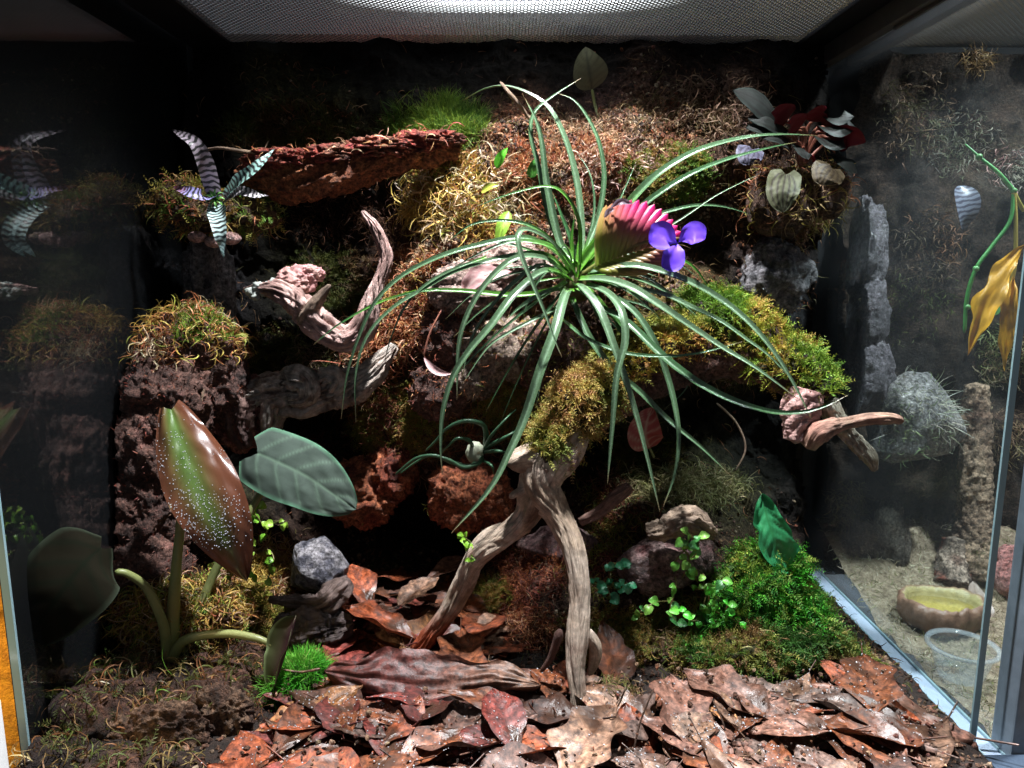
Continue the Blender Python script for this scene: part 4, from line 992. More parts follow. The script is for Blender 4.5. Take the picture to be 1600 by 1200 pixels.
for q, (pp_, wd, y0, y1, y2, gr, pale) in enumerate(TL):
    n = len(pp_); tt = np.linspace(0, 1, n)
    if y1 < .78: y1 -= .025; y2 -= .02
    ys = np.where(tt < .5, y0 + (y1 - y0) * np.sin(tt * np.pi), y1 + (y2 - y1) * (tt - .5) * 2)
    pts = [P(u, v, y) for (u, v), y in zip(pp_, ys)]
    g = G(); nn0 = (0.15 * math.sin(q * 2.1), -0.75, 0.66)
    strap(g, pts, px(wd, .8) * .88, tcol(gr, pale), nx=6, n=40, chan=.62, N0=nn0, twist=0.35 * math.sin(q * 1.7))
    g.build('leaf', M_strap, tl)
# heart of the rosette
g = G(); V, F = lump(P(898, 445, .865), (.018, .018, .022), .15, 3, 4, 3); g.add(V, F, (0.10, 0.09, 0.03)); g.build('leaf_base', M_leaf, tl)
# flower spike
sp_o = G()
axis = catmull([P(905, 432, .845), P(935, 412, .835), P(965, 395, .825), P(1010, 378, .812), P(1062, 372, .80)], 40)
limb(sp_o, [(*axis[k], .0028 - .00004 * k) for k in range(0, 40, 3)], [(.2, .25, .06), (.3, .15, .1)], 10, 30, seed=3)
spk = sp_o.build('flower_spike', M_bract, tl)
def bcol(a, b):
    a = np.array(a); b = np.array(b)
    def f(s, t):
        k = (np.clip(t * 1.3 - .2, 0, 1) ** 1.3)[:, None]; e = (np.abs(s) ** 5)[:, None] * .4
        return (a * (1 - k) + b * k) * (1 - e) + np.array((.75, .45, .3)) * e
    return f
UP = [((934, 415), (948, 320), 18), ((943, 411), (961, 316), 19), ((953, 407), (976, 313), 20), ((963, 403), (992, 311), 21), ((974, 399), (1011, 314), 22), ((986, 395), (1029, 322), 23), ((998, 391), (1044, 334), 22), ((1010, 387), (1056, 348), 21), ((1022, 384), (1065, 362), 18)]
def fan(rows, n):
    a = np.array([[*b, *t, w_] for b, t, w_ in rows], float); x = np.linspace(0, len(a) - 1, n)
    return [tuple(np.interp(q, np.arange(len(a)), a[:, c]) for c in range(5)) for q in x]
for k, (bx, by, tx, ty, wd) in enumerate(fan(UP, 13)):
    f = k / 12.0
    ca = np.array((.20, .26, .035)) * (1 - f) + np.array((.20, .035, .07)) * f
    cb = np.array((.50, .27, .09)) * max(0, 1 - f * 2.6) + np.array((.70, .012, .20)) * min(1, f * 2.6)
    V, F, c, uv = blade([P(bx, by, .822), P((bx + tx) / 2 - 3, (by + ty) / 2, .810 - k * .0006), P(tx, ty, .818 - k * .0007)], px(wd * .86, .81), lambda t: np.clip(1.0 - t ** 6, 0.0, 1) ** .5 * np.clip(.55 + t, 0, 1) + .02, bcol(ca, cb), N0=(0, -1, .15), nx=10, ny=18, cup=-.5)
    g = G(); g.add(V, F, c, uv); g.build('bract', M_bract, spk)
LO = [((928, 418), (972, 429), 13), ((936, 414), (992, 430), 14), ((944, 411), (1010, 428), 15), ((953, 408), (1025, 424), 15), ((963, 404), (1038, 418), 15), ((975, 400), (1046, 410), 15), ((990, 395), (1052, 401), 15), ((1005, 390), (1058, 391), 14)]
for k, (bx, by, tx, ty, wd) in enumerate(fan(LO, 11)):
    f = k / 10.0
    ca = np.array((.20, .24, .035)) * (1 - f * .6) + np.array((.15, .05, .05)) * f * .6; cb = np.array((.24, .20, .05)) * (1 - f) + np.array((.42, .06, .12)) * f
    V, F, c, uv = blade([P(bx, by, .821), P((bx + tx) / 2, (by + ty) / 2 + 1, .809 - k * .0006), P(tx, ty, .815 - k * .0006)], px(wd * .72, .81), lambda t: np.clip(1.0 - t ** 6, 0.0, 1) ** .5 * np.clip(.55 + t, 0, 1) + .02, bcol(ca, cb), N0=(0, -1, .15), nx=10, ny=18, cup=-.5)
    g = G(); g.add(V, F, c, uv); g.build('bract', M_bract, spk)
for pts, wd in [([P(955, 325, .812), P(970, 316, .806), P(990, 319, .806)], 10), ([P(945, 340, .812), P(952, 330, .808), P(962, 326, .808)], 8)]:
    V, F, c, uv = blade(pts, px(wd, .8), sh_lance, lambda s, t: np.tile((.16, .13, .17), (len(s), 1)), N0=(0, -1, .5), nx=6, ny=12, cup=.5, ripple=.001)
    g = G(); g.add(V, F, c, uv); g.build('withered_bract', M_bract, spk)
VIO = lambda s, t: np.array((.13, .045, .72)) * (0.75 + .25 * np.cos(s * 2))[:, None] + np.array((.05, .03, .06)) * (1 - t)[:, None]
for pts, wd, sh, n0 in [([P(1058, 380, .795), P(1040, 368, .785), P(1026, 374, .78), P(1014, 380, .78)], 46, sh_obov, (0, -1, .3)),
                    ([P(1060, 378, .795), P(1074, 368, .79), P(1088, 366, .786), P(1101, 374, .785)], 40, sh_obov, (.2, -1, .4)),
                    ([P(1058, 380, .795), P(1056, 394, .785), P(1048, 408, .782), P(1034, 418, .782)], 38, sh_obov, (0, -1, .1))]:
    V, F, c, uv = blade(pts, px(wd, .79), sh, VIO, N0=n0, nx=12, ny=20, cup=.25, ripple=.0012, seed=int(wd))
    g = G(); g.add(V, F, c, uv); g.build('petal', M_petal, spk)

# small curly air plant
ap = thing('curly_air_plant', 'small air plant with curling tube-like dark green leaves below the rosette', 'plant', P(745, 715, .86))
g = G(); V, F = lump(P(742, 707, .85), (.011, .011, .014), .1, 2, 3, 4); g.add(V, F, (0.42, .46, .34)); g.build('bulb', M_leaf, ap)
for pp_, r in [([(748, 715), (735, 728), (705, 722), (680, 712), (650, 716), (622, 738), (618, 742)], 4), ([(752, 712), (750, 722), (725, 730), (700, 718), (672, 712), (650, 722), (625, 740)], 4),
               ([(760, 700), (758, 670), (748, 660), (725, 658), (700, 668), (680, 690), (665, 705)], 4.5), ([(740, 700), (732, 688), (715, 685), (700, 697), (690, 708)], 3.5),
               ([(758, 700), (780, 688), (802, 676), (810, 670)], 3.5), ([(756, 706), (780, 705), (796, 709)], 3.5), ([(752, 718), (768, 728), (772, 742)], 3), ([(757, 700), (768, 680), (790, 655), (806, 640)], 3)]:
    n = len(pp_); g = G()
    C = [(*P(u, v, .85 - .03 * math.sin(k / (n - 1) * 3.1)), px(r, .85) * (1.1 - .8 * k / (n - 1))) for k, (u, v) in enumerate(pp_)]
    limb(g, C, [(.03, .10, .05), (.07, .17, .09)], 8, 40, amp=.02, fine=0, seed=2); g.build('leaf', M_leaf, ap)

# ================================================================== ALOCASIA
al = thing('alocasia', 'broad-leaved plant with glossy brown, grey-green and dark leaves on long stems at lower left', 'plant', P(270, 1030, .735))
STP = [(.16, .20, .06), (.28, .30, .12)]
def stem(lst, pal=STP, par=al, nm='stem'):
    g = G(); limb(g, L4(lst), pal, 14, 60, amp=.04, seed=3, fine=.0, cfreq=20); return g.build(nm, M_leaf, par)
stem([(268, 1030, .735, 13), (270, 970, .732, 11), (276, 880, .73, 8), (283, 800, .735, 7), (280, 740, .745, 6)], [(.4, .13, .05), (.3, .25, .08), (.25, .28, .09), (.25, .28, .09)])
stem([(276, 1030, .74, 10), (300, 980, .75, 8), (340, 885, .765, 7), (390, 800, .78, 6), (422, 745, .80, 5), (432, 728, .805, 3)])
stem([(262, 1025, .73, 9), (255, 975, .72, 8), (230, 920, .71, 7), (200, 897, .70, 6), (180, 893, .695, 5)])
stem([(268, 1030, .73, 9), (290, 1000, .72, 8), (350, 990, .715, 7), (400, 997, .71, 6), (430, 1010, .71, 4)])
gl_c = lambda s, t: (np.array((.10, .035, .018)) * (1 - np.exp(-((s - .15) / .4) ** 2) * .75)[:, None] + np.array((.035, .10, .018)) * (np.exp(-((s - .15) / .38) ** 2) * np.clip(1.2 - t, 0, 1))[:, None] * 1.2)
V, F, c, uv = blade([P(268, 640, .77), P(290, 700, .74), P(318, 765, .715), P(350, 830, .705), P(386, 908, .72)], px(112, .72), lambda t: np.clip(np.sin(np.pi * np.clip(t * .95 + .05, 0, 1) ** 0.95), 0, 1) ** .72, gl_c, N0=(.24, -.80, .50), nx=26, ny=60, cup=-.14, notch=.05, ripple=.0035, vein=.0003, nv=7, seed=3)
g = G(); g.add(V, F, c, uv); lf = g.build('glossy_brown_leaf', M_alo, al); lf['label'] = 'long glossy brown and green leaf covered in water droplets'
# droplets on it
ga = G(); rng = np.random.default_rng(5); D, DF = ico(2)
T3 = np.vstack([F[:, [0, 1, 2]], F[:, [0, 2, 3]]]); pd, nd = sample(V, T3, 560, rng, lambda n, c: np.clip(fbm(c * 35, 2, 3) + .5, 0.03, 1.2) * (c[:, 2] > P(0, 850, .72)[2]))
nd = np.where((nd[:, 1] > 0)[:, None], -nd, nd)
for k in range(560):
    r = rng.uniform(.00035, .00085); ga.add(D * r * .8 + pd[k] + nd[k] * r * .3, DF, (.75, .8, .85))
M_drop = material('water_drop', [(0, (.8, .85, .9)), (1, (.9, .9, .95))], 10, rough=.03, spec=.8, bump=0)
M_drop.node_tree.nodes['Principled BSDF'].inputs['Transmission Weight'].default_value = 0.55
tag(ga.build('water_droplets', M_drop, lf), kind='stuff')
V, F, c, uv = blade([P(402, 708, .80), P(440, 725, .785), P(480, 745, .775), P(520, 772, .77), P(556, 796, .775)], px(112, .78), sh_heart, veincol((.055, .075, .062), (.10, .15, .11), 5, 14, (.10, .22, .14), .03), N0=(.1, -.85, .5), nx=28, ny=50, cup=-.12, notch=.13, vein=.0008, ripple=.0025, nv=4.4, seed=3)
g = G(); g.add(V, F, c, uv); lf = g.build('velvet_leaf', M_velvet, al); lf['label'] = 'grey-green heart-shaped leaf with quilted veins'
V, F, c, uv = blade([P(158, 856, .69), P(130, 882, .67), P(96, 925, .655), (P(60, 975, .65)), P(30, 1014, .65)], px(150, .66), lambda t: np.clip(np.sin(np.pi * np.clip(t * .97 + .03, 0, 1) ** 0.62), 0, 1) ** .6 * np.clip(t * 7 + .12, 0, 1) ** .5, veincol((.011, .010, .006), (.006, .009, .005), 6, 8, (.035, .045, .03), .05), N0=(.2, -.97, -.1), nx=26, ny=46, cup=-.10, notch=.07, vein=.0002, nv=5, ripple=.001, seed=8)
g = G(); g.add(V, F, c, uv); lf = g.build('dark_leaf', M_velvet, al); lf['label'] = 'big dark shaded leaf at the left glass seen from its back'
V, F, c, uv = blade([P(462, 962, .71), P(450, 1000, .705), P(438, 1040, .70), P(420, 1088, .70)], px(56, .7), sh_ovate, lambda s, t: np.array((.05, .022, .028)) * (1 - np.clip(s, 0, 1))[:, None] + np.array((.06, .08, .03)) * np.clip(s, 0, 1)[:, None] + np.array((.15, .2, .1)) * (np.abs(s) > .9)[:, None], N0=(-.7, -.7, .1), nx=16, ny=30, cup=.8, ripple=.002, seed=4)
g = G(); g.add(V, F, c, uv); lf = g.build('curled_leaf', M_velvet, al); lf['label'] = 'small rolled purple-green new leaf'
chunk('planting_mound', 'dark mossy bark planting mound around the stems of the broad-leaved plant', 'mound',
      [(270, 1080, .73, 130, 55, 75), (200, 1120, .70, 130, 70, 75), (330, 1120, .70, 95, 75, 70), (120, 1160, .66, 90, 80, 50), (380, 1060, .76, 40, 60, 40), (60, 1205, .61, 90, 40, 50), (215, 1212, .60, 100, 35, 40)],
      [(.012, .007, .005), (.04, .02, .014), (.10, .045, .028), (.03, .015, .01)], M_bark, 30, None,
      [('sph', 2200, .030, .0015, [(.20, .14, .05), (.22, .10, .04), (.10, .12, .03)], topside), ('sph', 140, .035, .0022, CREAM + GREEN[:1], topside), ('fern', 500, .02, .0009, DARKM, topside)], amp=.2, freq=2.6, sub=5, ridged=True)
chunk('bark_chunk', 'pale cracked bark plate on the front of the dark planting mound', 'bark', [(175, 1150, .650, 62, 40, 20), (262, 1140, .645, 70, 46, 20), (345, 1118, .66, 52, 50, 22)], [(.02, .012, .008), (.10, .05, .032), (.20, .12, .075), (.06, .03, .02)], M_bark, 50, amp=.3, freq=2.6, sub=6, facet=.5, ridged=True)
chunk('moss_clump', 'tan and rusty sphagnum clump behind the stems of the broad-leaved plant', 'moss', [(305, 965, .775, 85, 58, 50), (235, 965, .78, 55, 50, 40)],
      [(.05, .03, .02), (.16, .08, .04)], M_bark, 40, None, [('sph', 3000, .028, .0017, RUST[1:] + GOLD + CREAM[:1], frontup), ('fern', 300, .018, .0009, GREEN, frontup)], amp=.2, freq=2.4, sub=4)
chunk('moss_clump', 'bright green feathery moss tuft in front of the blackish root', 'moss', [(475, 1055, .72, 34, 28, 30), (450, 1085, .71, 38, 30, 30), (425, 1125, .70, 30, 25, 25)],
      [(.03, .06, .01), (.05, .10, .02)], M_bark, 40, None, [('hair', 4200, .017, .0009, BRIGHT[:2] + BRIGHT[3:] + [(.3, .45, .1)], lambda n, c: np.clip(n[:, 2] + .4, 0, 1))], amp=.15, freq=2.2, sub=4)
chunk('moss_clump', 'lush green moss mound under the puckered green leaf at right', 'moss', [(1200, 915, .79, 66, 58, 50), (1160, 965, .775, 55, 50, 45), (1245, 965, .78, 45, 45, 40)],
      [(.02, .06, .01), (.04, .10, .02)], M_bark, 40, None, [('hair', 3600, .013, .0012, BRIGHT[:3] + [(.04, .14, .02), (.12, .2, .03)], frontup), ('fern', 2000, .022, .0010, BRIGHT[:3] + GREEN + OLIVE[:1], frontup)], amp=.34, freq=2.6, sub=5)
chunk('moss_clump', 'darker green moss bank sloping down to the right glass', 'moss', [(1180, 1025, .74, 80, 45, 45), (1265, 1005, .76, 55, 45, 40), (1320, 1045, .755, 50, 34, 30), (1110, 1040, .74, 60, 38, 40)],
      [(.03, .04, .01), (.07, .06, .02)], M_bark, 40, None, [('fern', 2600, .017, .0010, [(.04, .12, .02), (.08, .17, .025), (.2, .2, .04), (.22, .13, .05)], frontup), ('sph', 500, .02, .0014, [(.25, .14, .06), (.3, .25, .1)], frontup)], amp=.2, freq=2.6, sub=5)
chunk('moss_clump', 'small brown and olive moss tuft around the foot of the right driftwood leg', 'moss', [(915, 1125, .66, 42, 22, 28), (960, 1090, .68, 40, 25, 28)],
      [(.03, .02, .01), (.08, .04, .02)], M_bark, 40, None, [('sph', 900, .018, .0013, [(.22, .13, .06), (.15, .15, .04), (.3, .2, .1)], frontup)], amp=.2, freq=2.6, sub=4)

# puckered green leaf, oval leaf, odd leaves
def single_leaf(name, label, pts, wd, sh, colfn, mat, stempts=None, spal=STP, **k):
    t = thing(name, label, 'leaf', pts[0])
    Yd = float(pts[1][1])
    V, F, c, uv = blade(pts, px(wd, Yd), sh, colfn, **k)
    g = G(); g.add(V, F, c, uv); g.build('blade', mat, t)
    if stempts: g = G(); limb(g, L4(stempts), spal, 8, 24, amp=.03, fine=0, seed=1); g.build('stalk', M_leaf, t)
    return t
single_leaf('green_leaf', 'puckered emerald green leaf standing behind the lush green moss mound', [P(1190, 772, .79), P(1198, 805, .78), P(1212, 850, .772), P(1232, 893, .77)], 58, lambda t: np.clip(np.sin(np.pi * t ** 1.1), 0, 1) ** .7,
            veincol((.03, .24, .09), (.025, .19, .06), 7, 8), M_leaf, N0=(-.2, -1, .4), nx=16, ny=34, cup=.5, ripple=.005, vein=.0008, nv=8, edge=.2)
single_leaf('oval_leaf', 'lone olive oval leaf on a thin stalk below the mesh lid', [P(925, 140, 1.0), P(922, 118, .99), P(918, 95, .985), P(915, 73, .985)], 54, sh_ovate,
            veincol((.10, .10, .055), (.05, .05, .03), 6, 9), M_leaf, [(925, 140, 1.0, 2.2), (930, 165, 1.0, 2.4), (938, 190, .99, 2.6)], N0=(.1, -1, .1), nx=12, ny=24, cup=.15)
single_leaf('red_leaf', 'coral red leaf with pale veins under the long mossy branch', [P(1015, 700, .89), P(1008, 680, .88), P(1012, 655, .88), P(1020, 636, .885)], 56, sh_ovate,
            veincol((.42, .08, .07), (.6, .4, .3), 5, 8), M_leaf, [(1015, 700, .89, 2), (1022, 715, .9, 2)], N0=(-.2, -1, .3), nx=14, ny=24, cup=.3)
single_leaf('crescent_leaf', 'pink leaf edge hanging on a thin red stalk left of the rosette', [P(662, 558, .87), P(675, 575, .865), P(690, 583, .865), P(707, 584, .87)], 12, sh_lance,
            lambda s, t: np.tile((.55, .36, .36), (len(s), 1)), M_leaf, [(662, 556, .87, 1.8), (672, 520, .87, 1.6), (690, 484, .875, 1.4)], [(.3, .1, .08), (.35, .15, .1)], N0=(0, -1, .3), nx=6, ny=14, cup=.4)
single_leaf('pink_leaf', 'faded pink leaf lying on the cork behind the left rosette leaves', [P(725, 455, .86), P(745, 435, .855), P(775, 425, .855), P(800, 425, .86)], 34, sh_ovate,
            veincol((.5, .28, .28), (.65, .5, .46), 5, 8), M_leaf, N0=(0, -1, .6), nx=12, ny=20, cup=.2, ripple=.002)
for k, (u, v, a, l, wd, c) in enumerate([(775, 262, 60, 36, 15, (.10, .45, .03)), (795, 330, 250, 60, 20, (.20, .36, .04)), (752, 300, 20, 30, 13, (.3, .35, .05)), (830, 278, 80, 30, 16, (.05, .2, .03))]):
    ca, sa = math.cos(math.radians(a)), -math.sin(math.radians(a))
    nm = ['light green sprout leaf right of the red bark tip', 'yellow-green leaf hanging left of the upright rosette leaves', 'yellowish small leaf in the golden moss by the red bark', 'deep green small leaf between moss and upright rosette leaves'][k]
    single_leaf('sprout_leaf', nm, [P(u, v, .90), P(u + ca * l * .5, v + sa * l * .5 - 3, .89), P(u + ca * l, v + sa * l, .89)], wd, sh_ovate, veincol(c, tuple(x * 1.5 for x in c), 5, 8), M_leaf, N0=(.1, -1, .5), nx=8, ny=14, cup=.3)

# creeping small-leaved plants
def creeper(label, cu_, cv_, Y, ru, rv, n, size, pal, seed):
    rng = np.random.default_rng(seed)
    t = thing('creeping_plant', label, 'plant', P(cu_, cv_ + rv, Y))
    gs = G(); k = 0
    for b in range(max(2, n // 7)):
        u, v = cu_ + rng.normal() * ru * .5, cv_ + rv * rng.uniform(-.2, .8)
        ang = rng.uniform(0, 6.28); pts = []
        for s in range(6):
            pts.append((u, v, Y - .01 * rng.random() - .004 * s, 1.3))
            ang += rng.normal() * .6; u += math.cos(ang) * ru * .22; v += math.sin(ang) * rv * .22
        limb(gs, L4(pts), [(.12, .16, .04), (.2, .12, .06)], 6, 20, amp=.02, fine=0, seed=b)
        for s in range(1, 7):
            if k >= n: break
            q = pts[min(s, 5)]; a = rng.uniform(0, 6.28); l = size * rng.uniform(.7, 1.3)
            p0 = P(q[0], q[1], q[2]); d = np.array([math.cos(a), -.25, math.sin(a) * .8]); d /= np.linalg.norm(d)
            lm = px(l, Y); c = np.array(pal[rng.integers(len(pal))]) * rng.uniform(.8, 1.2)
            V, F, cc_, uv = blade([p0, p0 + d * lm * .5 + [0, -.002, .001], p0 + d * lm], lm * .85, sh_ovate, veincol(c, c * 1.5, 4, 6), N0=(rng.normal() * .4, -.7, .7), nx=6, ny=10, cup=.25, ripple=lm * .05, seed=k)
            g = G(); g.add(V, F, cc_, uv); g.build('leaf', M_leaf, t); k += 1
    gs.build('vine', M_leaf, t)
creeper('creeping vine of small round bright leaves trailing over the purple rock', 1085, 900, .79, 60, 70, 60, 16, [(.10, .30, .04), (.15, .32, .05), (.05, .2, .05)], 1)
creeper('bright small-leaved creeper between purple rock and lush moss mound', 1110, 965, .765, 40, 45, 40, 14, [(.06, .36, .03), (.12, .42, .05)], 2)
creeper('bluish-green small fern leaves between the driftwood leg and the purple rock', 945, 890, .79, 28, 40, 32, 15, [(.03, .18, .08), (.05, .25, .12)], 3)
creeper('yellow-green rosettes trailing from the cave lip left of the forked driftwood', 740, 850, .775, 24, 24, 20, 13, [(.3, .5, .04), (.22, .45, .04)], 4)
creeper('light green ferny sprigs behind the glossy brown leaf', 415, 820, .85, 40, 50, 50, 14, [(.14, .35, .03), (.25, .42, .05)], 5)
creeper('light green ferny sprigs low on the mossy bank near the stems', 330, 880, .84, 50, 50, 26, 12, [(.16, .3, .04), (.25, .34, .06)], 6)

# ================================================================== PEPEROMIA, upper right
pe = thing('silver_leaved_plant', 'dark silvery leaved plant with crimson leaf undersides at upper right', 'plant', P(1240, 290, .94))
silver = veincol((.20, .22, .22), (.05, .06, .055), 1, 3)
def sil(base, dark):
    base = np.array(base); dark = np.array(dark)
    def f(s, t):
        k = np.maximum.reduce([np.exp(-((np.abs(s) - c * np.sin(np.pi * np.clip(t, 0, 1)) ** .3) / .07) ** 2) for c in (0, .35, .7)])[:, None]
        return base * (1 - k) + dark * k
    return f
PL = [((1250, 205), (1145, 140), 44, 1), ((1255, 210), (1168, 185), 36, 1), ((1240, 195), (1205, 175), 34, -1), ((1262, 200), (1292, 168), 26, -1), ((1272, 205), (1335, 182), 32, 1), ((1272, 210), (1338, 200), 46, 1), ((1275, 215), (1353, 222), 34, -1),
      ((1275, 218), (1322, 232), 44, 1), ((1290, 225), (1340, 273), 30, 1), ((1250, 225), (1190, 215), 34, 1), ((1255, 232), (1262, 250), 40, 1), ((1240, 215), (1165, 200), 30, 1), ((1258, 205), (1230, 190), 30, -1)]
for (b0, t0, wd, sd) in PL:
    dx, dy = t0[0] - b0[0], t0[1] - b0[1]
    b1 = (b0[0] + dx * .3, b0[1] + dy * .3); mid = (b0[0] + dx * .65, b0[1] + dy * .65 - 7)
    V, F, c, uv = blade([P(*b1, .93), P(*mid, .905), P(*t0, .90)], px(wd * 1.25, .9), sh_ovate, sil((.014, .020, .017), (.008, .005, .005)), N0=(.3 * np.sign(dx), -.95 if sd > 0 else .8, .55), nx=14, ny=24, cup=-.18, ripple=.001)
    g = G(); g.add(V, F, c, uv); lf = g.build('leaf', M_pep, pe)
    g = G(); limb(g, L4([(1250, 262, .945, 3), (b0[0], b0[1], .94, 2.5), (b1[0], b1[1], .93, 2)]), [(.25, .08, .05), (.3, .12, .08)], 6, 12, amp=.02, fine=0); g.build('stalk', M_leaf, pe)
for (b0, t0, wd, cb, cd) in [((1175, 232), (1170, 258), 42, (.06, .06, .09), (.02, .015, .025)), ((1228, 272), (1224, 332), 52, (.065, .07, .038), (.014, .01, .007)), ((1300, 262), (1285, 290), 52, (.055, .042, .022), (.018, .012, .008))]:
    mid = ((b0[0] + t0[0]) / 2 - 3, (b0[1] + t0[1]) / 2)
    V, F, c, uv = blade([P(*b0, .90), P(*mid, .885), P(*t0, .885)], px(wd, .89), sh_heart, sil(cb, cd), N0=(-.1, -.97, .25), nx=24, ny=34, cup=-.12, ripple=.0015, vein=.0003, notch=.16)
    g = G(); g.add(V, F, c, uv); g.build('leaf', M_pep, pe)

# ================================================================== STRIPED BROMELIAD, upper left
br = thing('striped_bromeliad', 'small bromeliad with zebra-striped grey leaves on a mossy basket at upper left', 'plant', P(342, 312, .90))
def zebra(a, b, n=15, tint=None):
    a = np.array(a); b = np.array(b)
    def f(s, t):
        k = (np.sin((t * n + .12 * np.sin(s * 5 + t * 20)) * 2 * np.pi) > -.1).astype(float)[:, None]
        c = a * k + b * (1 - k)
        if tint is not None:
            m_ = np.clip(t * 2.5 - 1.5, 0, 1)[:, None] * .7; c = c * (1 - m_) + np.array(tint) * m_
        return c
    return f
for pp_, wd, ca, tint in [([(338, 308), (325, 262), (308, 228), (290, 214), (270, 204)], 30, (.42, .36, .42), None), ([(338, 318), (342, 345), (346, 375), (350, 402)], 31, (.50, .68, .66), (.35, .6, .65)),
                    ([(335, 312), (318, 308), (295, 300), (270, 292)], 26, (.35, .33, .65), (.5, .12, .08)), ([(352, 312), (372, 285), (400, 262), (430, 232)], 27, (.30, .52, .46), None), ([(350, 315), (375, 300), (400, 305), (420, 306)], 22, (.45, .42, .45), None)]:
    n = len(pp_)
    V, F, c, uv = blade([P(u, v, .895 - .035 * math.sin(k / (n - 1) * 2.6)) for k, (u, v) in enumerate(pp_)], px(wd, .87), lambda t: np.clip(1 - t ** 1.8, 0, 1) ** .8 * np.clip(.7 + t * 1.3, 0, 1), zebra(ca, (.03, .03, .03), 15, tint), N0=(.0, -.9, .5), nx=10, ny=150, cup=.35, ripple=.001)
    g = G(); g.add(V, F, c, uv); g.build('leaf', M_leaf, br)
g = G()
for k in range(9):
    a = k * .7; b = P(338, 312, .885); d = np.array([math.cos(a), -.3, math.sin(a)]) * .012
    strap(g, [b, b + d * .6 + [0, -.004, .002], b + d], .004, lambda s, t: np.tile((.12, .32, .06), (len(s), 1)), nx=2, n=8)
g.build('young_leaves', M_leaf, br)
chunk('moss_basket', 'hanging clump of moss, bark and pale stones under the striped bromeliad', 'moss', [(325, 335, .93, 60, 28, 38), (385, 335, .93, 45, 25, 30), (280, 315, .93, 38, 30, 30)],
      [(.04, .025, .015), (.12, .07, .04), (.3, .12, .08)], M_bark, 50, None,
      [('sph', 900, .026, .0016, [(.2, .2, .05), (.3, .2, .07), (.4, .14, .07)], lambda n, c: np.ones(len(n))), ('fern', 450, .022, .001, OLIVE + GREEN[:1], lambda n, c: np.ones(len(n)))], amp=.25, freq=2.4, sub=4)
for k, (u, v, r, lab) in enumerate([(308, 370, 11, 'pale pink pebble at the left under the striped bromeliad'), (335, 378, 11, 'pale pink pebble behind the lowest striped leaf tip'), (360, 372, 12, 'pinkish pebble right of the lowest striped leaf')]):
    g = G(); V, F = plump(u, v, .905, r * 1.3, r * .8, r, amp=.12, freq=1.5, seed=k, sub=3); g.add(V, F, (.5, .3, .27)); tag(g.build('pebble', M_rock), lab, 'pebble', 'pebbles under the bromeliad')
# air-dry twigs reaching over the bromeliad and at the top of the rosette
for lab, lst in [('thin mossy twig stretching right above the striped bromeliad', [(318, 235, .9, 2), (345, 231, .89, 2), (385, 237, .9, 2.4), (430, 240, .92, 2.4), (455, 232, .93, 1.5)]),
                 ('thin brown bare twig tip left of the tall rosette leaves', [(782, 128, .93, 2), (795, 145, .925, 3.2), (812, 165, .93, 3), (830, 190, .94, 2)]),
                 ('dark bare twig in the hollow right of the mossy branch', [(1120, 630, .95, 1.6), (1150, 660, .95, 1.8), (1165, 700, .95, 1.4), (1150, 735, .95, 1)]),
                 ('pale thin root hanging on the bark column beside the glossy leaf', [(318, 608, .83, 2), (315, 625, .825, 2.2), (312, 645, .825, 1.6)])]:
    g = G(); limb(g, L4(lst), [(.3, .2, .15), (.4, .28, .18)], 8, 30, amp=.2, seed=len(lab)); tag(g.build('twig', M_wood), lab, 'twig')

# ================================================================== LEAF LITTER
LC = {'rust-orange': (.33, .085, .035), 'tan': (.27, .155, .10), 'chestnut brown': (.24, .08, .035), 'dark brown': (.10, .045, .03), 'dusty pink-brown': (.25, .125, .09), 'greyish brown': (.20, .13, .105), 'ochre': (.36, .16, .06), 'wine red': (.20, .045, .035)}
SHP = {'oblong oak': sh_obov, 'narrow pointed': sh_lance, 'lobed oak': sh_lobe, 'broad oval': sh_ovate}
def dead_mesh(shape, L, W, curl, cup, seed):
    pts = [np.array([0, 0, 0]), np.array([0, L * .33, curl * L * .4]), np.array([0, L * .66, curl * L * .55]), np.array([0, L, curl * L * .1])]
    V, F, c, uv = blade(pts, W, SHP[shape], veincol((1, 1, 1), (.5, .42, .38), 7, 13, (.6, .5, .45), .05), N0=(0, 0, 1), nx=12, ny=30, cup=cup, ripple=L * .028, vein=L * .007, nv=7, seed=seed, edge=.18)
    V[:, 1] -= L / 2
    th = V.copy(); th[:, 2] -= .0005
    ky = np.linspace(0, 1, 8); sx = .0007
    st = np.stack([np.full(8, 0.0), -L / 2 - ky * L * .22, ky * .004], -1)
    sv_ = np.concatenate([st + [-sx, 0, 0], st + [sx, 0, 0], st + [0, 0, sx * 1.6]])
    j = np.arange(7); SF = np.vstack([np.stack([a * 8 + j, b * 8 + j, b * 8 + j + 1, a * 8 + j + 1], -1) for a, b in ((0, 1), (1, 2), (2, 0))])
    VV = np.vstack([V, sv_])
    me = mesh_from('dead_leaf', VV, [F, SF + len(V)], np.vstack([c, np.full((24, 3), .6)]), np.vstack([uv, np.zeros((24, 2))]))
    me.materials.append(M_dead)
    return me
rng = np.random.default_rng(77)
variants = []
for shp, L, W in [('oblong oak', .085, .04), ('oblong oak', .075, .036), ('narrow pointed', .10, .030), ('lobed oak', .095, .055), ('lobed oak', .085, .048), ('broad oval', .07, .042), ('narrow pointed', .085, .026), ('broad oval', .08, .045)]:
    for cv_ in (.08, -.06):
        variants.append((shp, L, dead_mesh(shp, L, W, cv_, rng.uniform(.02, .3) * np.sign(cv_), len(variants) + 3)))
spots_used = {}
